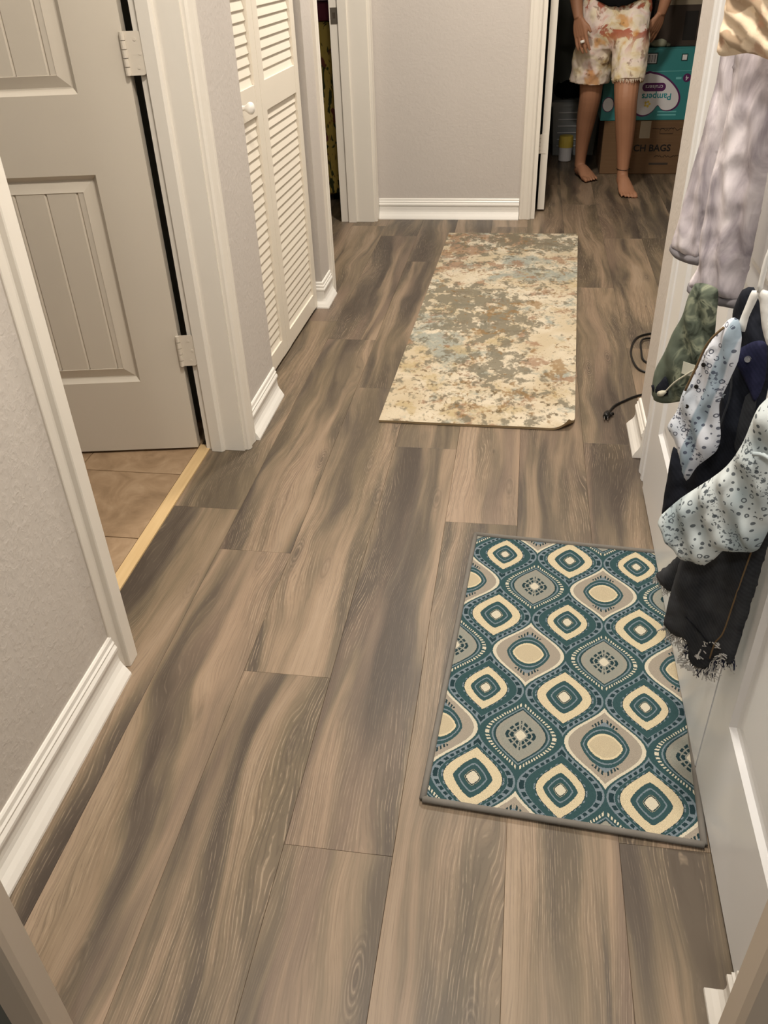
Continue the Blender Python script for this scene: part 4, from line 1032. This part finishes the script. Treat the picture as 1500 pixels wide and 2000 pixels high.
for s in (-1, 1):
    bm = bmesh.new(); bmesh.ops.create_uvsphere(bm, u_segments=12, v_segments=8, radius=0.010, matrix=Matrix.Translation((0.43 + s * 0.030, 5.142, 1.548)))
    keep(obj('eye', bm, MAT['rubber'], None, True))
bm = bmesh.new(); tube(bm, [(0.549 + 0.036 * math.cos(a), 5.091 + 0.040 * math.sin(a), 0.118) for a in [2 * math.pi * k / 20 for k in range(21)]], 0.0018, 6)
keep(obj('anklet', bm, MAT['rubber'], None, True))
bm = bmesh.new(); tube(bm, [(0.262, 5.098, 0.752), (0.265, 5.095, 0.740)], 0.0115, 12); rg = keep(obj('finger_bandage', bm, MAT['base'], None, True)); rg['label'] = 'white band on one finger'

# ================================================================== FAR ROOM: BOXES AND CONTAINERS
MAT['teal_card'] = paint('teal_printed_card', (58, 138, 140), 0.45)
MAT['teal_light'] = paint('teal_pale_print', (120, 196, 198), 0.45)
MAT['purple'] = paint('purple_print', (92, 34, 92), 0.5)
MAT['white_print'] = paint('white_print', (232, 230, 232), 0.5)
MAT['teal_ink'] = paint('teal_ink', (40, 150, 158), 0.5)
MAT['yellow_ink'] = paint('yellow_ink', (222, 196, 90), 0.5)
MAT['black_ink'] = paint('black_ink', (28, 24, 22), 0.6)
MAT['dark_print'] = paint('dark_green_print', (24, 60, 62), 0.5)
def f_card(m, x, y, z, v):
    n = m.noise(m.vec(x * 4.0, y * 4.0, z * 160.0), 1.0, 2.0)
    return m.mix(n, srgb(104, 80, 57), srgb(122, 95, 70))
MAT['card'] = mm('brown_corrugated_card', f_card, 0.85, 0.2, 200.0, 0.1)
MAT['dark_card'] = paint('dark_brown_card', (66, 54, 46), 0.6)
def clear(name, rgb, alpha):
    m = M(name, 0.12, 0.5); v = m.coord(); m.color(m.mix(m.noise(v, 10.0), srgb(*rgb), srgb(*[min(255, c + 12) for c in rgb])))
    m.b.inputs['Alpha'].default_value = alpha; return m.m
MAT['tape'] = clear('clear_packing_tape', (210, 196, 170), 0.35); MAT['clearbin'] = clear('clear_plastic', (190, 194, 196), 0.42)
def flat(name, mat, pts, y, parent, th=0.0006):
    bm = bmesh.new(); loft(bm, [[(px, yy, pz) for px, pz in pts] for yy in (y, y - th)]); return obj(name, bm, mat, parent)
def text(s, mat, parent, x, y, z, size, flip=False, name='lettering', sx=1.0, bold=0.0):
    cu = bpy.data.curves.new('t', 'FONT'); cu.body = s; cu.size = size; cu.align_x = 'CENTER'; cu.align_y = 'CENTER'; cu.extrude = 0.0003; cu.offset = bold; cu.resolution_u = 3
    t = bpy.data.objects.new('t', cu); C.objects.link(t)
    me = bpy.data.meshes.new_from_object(t.evaluated_get(bpy.context.evaluated_depsgraph_get()))
    bpy.data.objects.remove(t); bpy.data.curves.remove(cu)
    me.materials.clear(); me.materials.append(mat)
    o = bpy.data.objects.new(name, me); C.objects.link(o); o.parent = parent; o.location = (x, y, z)
    o.rotation_euler = (R(90), R(180) if flip else 0, 0); o.scale = (sx, 1, 1); return o
def carton(name, mat, x0, x1, y0, y1, z0, z1, label, gap=True):
    e = empty(name, ((x0 + x1) / 2, y0, z0)); tag(e, label, 'box'); ox, oy, oz = e.location
    b = box('body', mat, (x0 - ox, x1 - ox, 0.0, y1 - oy, 0.0, z1 - oz - 0.006), e, 0.004)
    for a, c in ((0.0, (y1 - y0) / 2 - 0.0015), ((y1 - y0) / 2 + 0.0015, y1 - y0)):
        box('flap', mat, (x0 - ox, x1 - ox, a, c, z1 - oz - 0.006, z1 - oz), e, 0.0012)
    return e
c1 = carton('cardboard_box', MAT['card'], 0.452, 1.00, 5.49, 5.86, 0.0015, 0.298, 'brown cardboard carton marked BAGS under the teal box')
ox, oz = c1.location.x, c1.location.z
text('CH BAGS', MAT['black_ink'], c1, 0.742 - ox, -0.0008, 0.146 - oz, 0.052, bold=0.0012, sx=1.0)
flat('faded_print', MAT['dark_card'], [(0.735 - ox, 0.052), (0.845 - ox, 0.052), (0.845 - ox, 0.064), (0.735 - ox, 0.064)], -0.0004, c1)
flat('tape', MAT['tape'], [(0.66 - ox, 0.20), (0.72 - ox, 0.20), (0.72 - ox, 0.294), (0.66 - ox, 0.294)], -0.0004, c1)
for zz, a, b, am in ((0.248, 0.73, 0.93, 0.010), (0.100, 0.76, 0.90, 0.007)):
    bm = bmesh.new(); rs = random.Random(int(zz * 1000))
    tube(bm, [(a + (b - a) * k / 26 - ox, -0.0012, zz + am * rs.uniform(-1, 1)) for k in range(27)], 0.0012, 5); obj('scribble', bm, MAT['black_ink'], c1)
bm = bmesh.new(); tube(bm, [(x - ox, -0.0012, z) for x, z in ((0.775, 0.225), (0.85, 0.225), (0.85, 0.255), (0.775, 0.255), (0.775, 0.225))], 0.0011, 5); obj('printed_frame', bm, MAT['black_ink'], c1)
c2 = carton('diaper_box', MAT['teal_card'], 0.425, 0.935, 5.490, 5.80, 0.2990, 0.672, 'teal diaper box with white heart standing upside down on the carton')
ox, oz = c2.location.x, c2.location.z
heart = [(0.677, 0.545), (0.735, 0.532), (0.775, 0.512), (0.812, 0.482), (0.840, 0.448), (0.852, 0.412), (0.844, 0.378), (0.820, 0.358), (0.790, 0.352), (0.762, 0.360), (0.740, 0.380),
         (0.718, 0.352), (0.690, 0.332), (0.655, 0.328), (0.622, 0.345), (0.604, 0.385), (0.604, 0.44), (0.622, 0.50), (0.648, 0.535)]
cxh = sum(p[0] for p in heart) / len(heart); czh = sum(p[1] for p in heart) / len(heart)
hp_ = [(p.x, p.y) for p in spline([Vector((a, b, 0)) for a, b in heart + [heart[0]]], 3)[:-1]]
flat('heart_outline', MAT['purple'], [(cxh + (a - cxh) * 1.085 - ox, czh + (b - czh) * 1.09 - oz) for a, b in hp_], -0.0004, c2)
flat('heart', MAT['white_print'], [(a - ox, b - oz) for a, b in hp_], -0.0012, c2)
for mt, kk, dy in ((MAT['purple'], 1.12, -0.0004), (MAT['white_print'], 1.0, -0.0012)):
    flat('heart_tail', mt, [(0.462 + 0.030 * kk * math.cos(2 * math.pi * j / 18) - ox, 0.385 + 0.036 * kk * math.sin(2 * math.pi * j / 18) - oz) for j in range(18)], dy, c2)
pill = [(0.708 + (0.043 if k < 9 or k >= 27 else -0.043) + 0.022 * math.cos(2 * math.pi * k / 36), 0.474 + 0.022 * math.sin(2 * math.pi * k / 36)) for k in range(36)]
flat('name_pill', MAT['purple'], [(a - ox, b - oz) for a, b in pill], -0.0020, c2)
text('cruisers', MAT['white_print'], c2, 0.708 - ox, -0.0030, 0.475 - oz, 0.031, True)
text('Pampers', MAT['teal_ink'], c2, 0.728 - ox, -0.0022, 0.425 - oz, 0.048, True, bold=0.0008)
for k in range(5):
    a = 2 * math.pi * k / 5; cx, cz = 0.682 + 0.012 * math.cos(a), 0.386 + 0.012 * math.sin(a)
    flat('sun_ray', MAT['yellow_ink'], [(cx + 0.007 * math.cos(2 * math.pi * j / 8) - ox, cz + 0.007 * math.sin(2 * math.pi * j / 8) - oz) for j in range(8)], -0.0020, c2)
flat('size_disc', MAT['purple'], [(0.882 + 0.022 * math.cos(2 * math.pi * j / 20) - ox, 0.519 + 0.022 * math.sin(2 * math.pi * j / 20) - oz) for j in range(20)], -0.0006, c2)
text('4', MAT['white_print'], c2, 0.882 - ox, -0.0016, 0.519 - oz, 0.036, True)
flat('small_print', MAT['teal_light'], [(0.822 - ox, 0.512 - oz), (0.852 - ox, 0.512 - oz), (0.852 - ox, 0.523 - oz), (0.822 - ox, 0.523 - oz)], -0.0004, c2)
flat('code_panel', MAT['dark_print'], [(0.632 - ox, 0.590 - oz), (0.708 - ox, 0.590 - oz), (0.708 - ox, 0.648 - oz), (0.632 - ox, 0.648 - oz)], -0.0004, c2)
flat('code_field', MAT['white_print'], [(0.638 - ox, 0.596 - oz), (0.702 - ox, 0.596 - oz), (0.702 - ox, 0.642 - oz), (0.638 - ox, 0.642 - oz)], -0.0012, c2)
for k in range(11):
    xx = 0.643 + k * 0.0052; flat('code_bar', MAT['black_ink'], [(xx - ox, 0.600 - oz), (xx + (0.0016 if k % 3 else 0.003) - ox, 0.600 - oz), (xx + (0.0016 if k % 3 else 0.003) - ox, 0.638 - oz), (xx - ox, 0.638 - oz)], -0.0020, c2)
flat('mark_frame', MAT['dark_print'], [(0.836 - ox, 0.604 - oz), (0.870 - ox, 0.604 - oz), (0.870 - ox, 0.640 - oz), (0.836 - ox, 0.640 - oz)], -0.0004, c2)
flat('mark_field', MAT['white_print'], [(0.841 - ox, 0.609 - oz), (0.865 - ox, 0.609 - oz), (0.865 - ox, 0.635 - oz), (0.841 - ox, 0.635 - oz)], -0.0012, c2)
for zz in (0.345, 0.328):
    flat('small_print', MAT['teal_light'], [(0.745 - ox, zz - 0.004 - oz), (0.850 - ox, zz - 0.004 - oz), (0.850 - ox, zz + 0.003 - oz), (0.745 - ox, zz + 0.003 - oz)], -0.0004, c2)
flat('print_line', MAT['teal_light'], [(0.640 - ox, 0.5525 - oz), (0.930 - ox, 0.5525 - oz), (0.930 - ox, 0.555 - oz), (0.640 - ox, 0.555 - oz)], -0.0003, c2)
c3 = carton('dark_carton', MAT['dark_card'], 0.66, 1.02, 5.53, 5.84, 0.6725, 0.93, 'dark brown carton with taped label on top of the teal box')
ox, oz = c3.location.x, c3.location.z
flat('label_panel', MAT['black_ink'], [(0.83 - ox, 0.03), (0.90 - ox, 0.03), (0.90 - ox, 0.17), (0.83 - ox, 0.17)], -0.0004, c3)
flat('tape', MAT['tape'], [(0.68 - ox, 0.20), (1.0 - ox, 0.20), (1.0 - ox, 0.235), (0.68 - ox, 0.235)], -0.0004, c3)
bm = bmesh.new()
limb(bm, [(0.655, 5.535, 0.690), (0.69, 5.52, 0.690), (0.735, 5.515, 0.688), (0.77, 5.52, 0.682)], [(0.006, 0.006), (0.022, 0.020), (0.020, 0.018), (0.004, 0.004)], 12)
for v in bm.verts: v.co.z = max(0.6735, v.co.z + 0.008 * noise.noise(v.co * 40))
tag(obj('crumpled_cloth', bm, cloth('pale_green_cloth', (170, 172, 150)), None, True), 'pale crumpled cloth lying on top of the teal box', 'cloth')
# clear storage bin with lid, printed lines and a yellow topped tub in front
bn = empty('storage_bin', (0.31, 6.02, 0.0)); tag(bn, 'clear plastic storage bin with lid behind the standing leg', 'storage bin')
bm = bmesh.new()
def rect(x0, x1, y0, y1, z): return [(x0, y0, z), (x1, y0, z), (x1, y1, z), (x0, y1, z)]
vr = loft(bm, [rect(-0.13, 0.13, 0, 0.28, 0.002), rect(-0.150, 0.150, -0.012, 0.30, 0.31)], cap=False); bm.faces.new(vr[0])
loft(bm, [rect(-0.146, 0.146, -0.008, 0.296, 0.31), rect(-0.126, 0.126, 0.004, 0.276, 0.006)], cap=False)
obj('tub', bm, MAT['clearbin'], bn)
bm = bmesh.new(); loft(bm, [rect(-0.158, 0.158, -0.02, 0.308, 0.300), rect(-0.158, 0.158, -0.02, 0.308, 0.325), rect(-0.14, 0.14, 0.0, 0.29, 0.335)]); obj('lid', bm, MAT['clearbin'], bn)
for k in range(6):
    zz = 0.06 + k * 0.04; flat('printed_line', MAT['white_print'], [(-0.11, zz), (0.02 + 0.012 * (k % 3), zz), (0.02 + 0.012 * (k % 3), zz + 0.006), (-0.11, zz + 0.006)], -0.014, bn)
box('folded_cloth', cloth('dark_folded_cloth', (34, 36, 40)), (-0.11, 0.11, 0.02, 0.25, 0.010, 0.26), bn, 0.02)
bo = empty('plastic_tub', (0.255, 5.86, 0)); tag(bo, 'small white tub with yellow lid on the floor by the bin', 'tub')
bm = bmesh.new(); loft(bm, [[(r * math.cos(2 * math.pi * k / 20), r * math.sin(2 * math.pi * k / 20), z) for k in range(20)] for r, z in ((0.034, 0.001), (0.040, 0.006), (0.043, 0.085), (0.040, 0.09))]); obj('body', bm, MAT['white_print'], bo)
bm = bmesh.new(); loft(bm, [[(r * math.cos(2 * math.pi * k / 20), r * math.sin(2 * math.pi * k / 20), z) for k in range(20)] for r, z in ((0.045, 0.086), (0.046, 0.12), (0.043, 0.150), (0.036, 0.154))]); obj('lid', bm, MAT['yellow_ink'], bo)
bg = empty('dark_bag', (0.30, 5.98, 0.336)); tag(bg, 'dark soft bag lying on the clear bin', 'bag')
bm = bmesh.new()
limb(bm, [(-0.13, 0.06, 0.03), (-0.08, 0.06, 0.055), (0.03, 0.06, 0.06), (0.11, 0.06, 0.05), (0.14, 0.06, 0.03)], [(0.02, 0.02), (0.06, 0.05), (0.07, 0.055), (0.055, 0.045), (0.015, 0.015)], 16)
for v in bm.verts: v.co.z = max(0.002, v.co.z + 0.01 * noise.noise(v.co * 22))
obj('body', bm, MAT['black'], bg, True)
bm = bmesh.new(); tube(bm, spline([(-0.06, 0.0, 0.09), (-0.04, -0.02, 0.13), (0.02, -0.025, 0.14), (0.06, -0.01, 0.09)], 5), 0.006, 8); obj('strap', bm, MAT['black'], bg, True)

# ================================================================== LEFT ROOM SLIVER: QUILT ON A BED
def f_quilt(m, x, y, z, v):
    n = m.noise(m.vec(x * 18.0, y * 18.0, z * 12.0), 1.0, 3.0, 0.5, 0.6)
    c = m.mix(m.noise(v, 5.0), srgb(176, 150, 70), srgb(206, 184, 104))
    leaf = m.noise(m.vec(x * 26.0 + 5.0, y * 20.0, z * 10.0), 1.0, 2.0, 0.5, 1.2)
    c = m.mix(leaf.step(0.55, 0.60), c, srgb(66, 72, 46))
    return m.mix(n.step(0.60, 0.66), c, srgb(120, 70, 60))
MAT['quilt'] = mm('yellow_floral_quilt', f_quilt)
qd = empty('bed', (-1.55, 4.80, 0)); tag(qd, 'bed seen through the far left doorway', 'bed')
box('mattress', cloth('cream_mattress', (190, 180, 160)), (-0.62, 0.50, 0.02, 1.4, 0.30, 0.86), qd, 0.03)
for sx in (-0.56, 0.42):
    for sy in (0.06, 1.32): box('bed_leg', MAT['dark_card'], (sx, sx + 0.06, sy, sy + 0.06, 0.0005, 0.31), qd)
bm = bmesh.new(); rows = []
for i in range(61):
    u = i / 60; xx = -0.66 + 1.22 * u; col_ = []
    for j in range(31):
        v = j / 30
        if v < 0.72: zz = 0.06 + (0.885 - 0.06) * v / 0.72; yy = -0.02 + 0.016 * math.sin(u * 46 + 2 * noise.noise(Vector((u * 6, v * 2, 1)))) * (1 - v / 0.8)
        else: zz = 0.888; yy = -0.02 + (v - 0.72) / 0.28 * 0.6
        col_.append(Vector((xx, yy, zz)))
    rows.append(col_)
vv = [[bm.verts.new(p) for p in r] for r in rows]; v2 = [[bm.verts.new(p + Vector((0, 0.012, -0.012))) for p in r] for r in rows]
for i in range(60):
    for j in range(30):
        bm.faces.new((vv[i][j], vv[i + 1][j], vv[i + 1][j + 1], vv[i][j + 1])); bm.faces.new((v2[i][j], v2[i][j + 1], v2[i + 1][j + 1], v2[i + 1][j]))
for i in range(60):
    for j in (0, 30): bm.faces.new((vv[i][j], v2[i][j], v2[i + 1][j], vv[i + 1][j]))
for j in range(30):
    for i in (0, 60): bm.faces.new((vv[i][j], vv[i][j + 1], v2[i][j + 1], v2[i][j]))
ql = obj('quilt', bm, MAT['quilt'], None, True); ql.location = (-1.55, 4.80, 0); tag(ql, 'yellow floral quilt hanging over the bed edge', 'quilt')
pc = box('folded_blanket', cloth('plum_blanket', (120, 60, 74)), (-1.45, -0.98, 4.80, 5.20, 0.890, 0.972), None, 0.02); tag(pc, 'plum coloured folded blanket on top of the yellow quilt', 'blanket')
pw_ = box('pillow', cloth('pale_pink_pillow', (226, 200, 196)), (-1.22, -1.02, 4.86, 5.12, 0.9735, 1.02), None, 0.02); tag(pw_, 'pale pink pillow on top of the plum blanket', 'pillow')
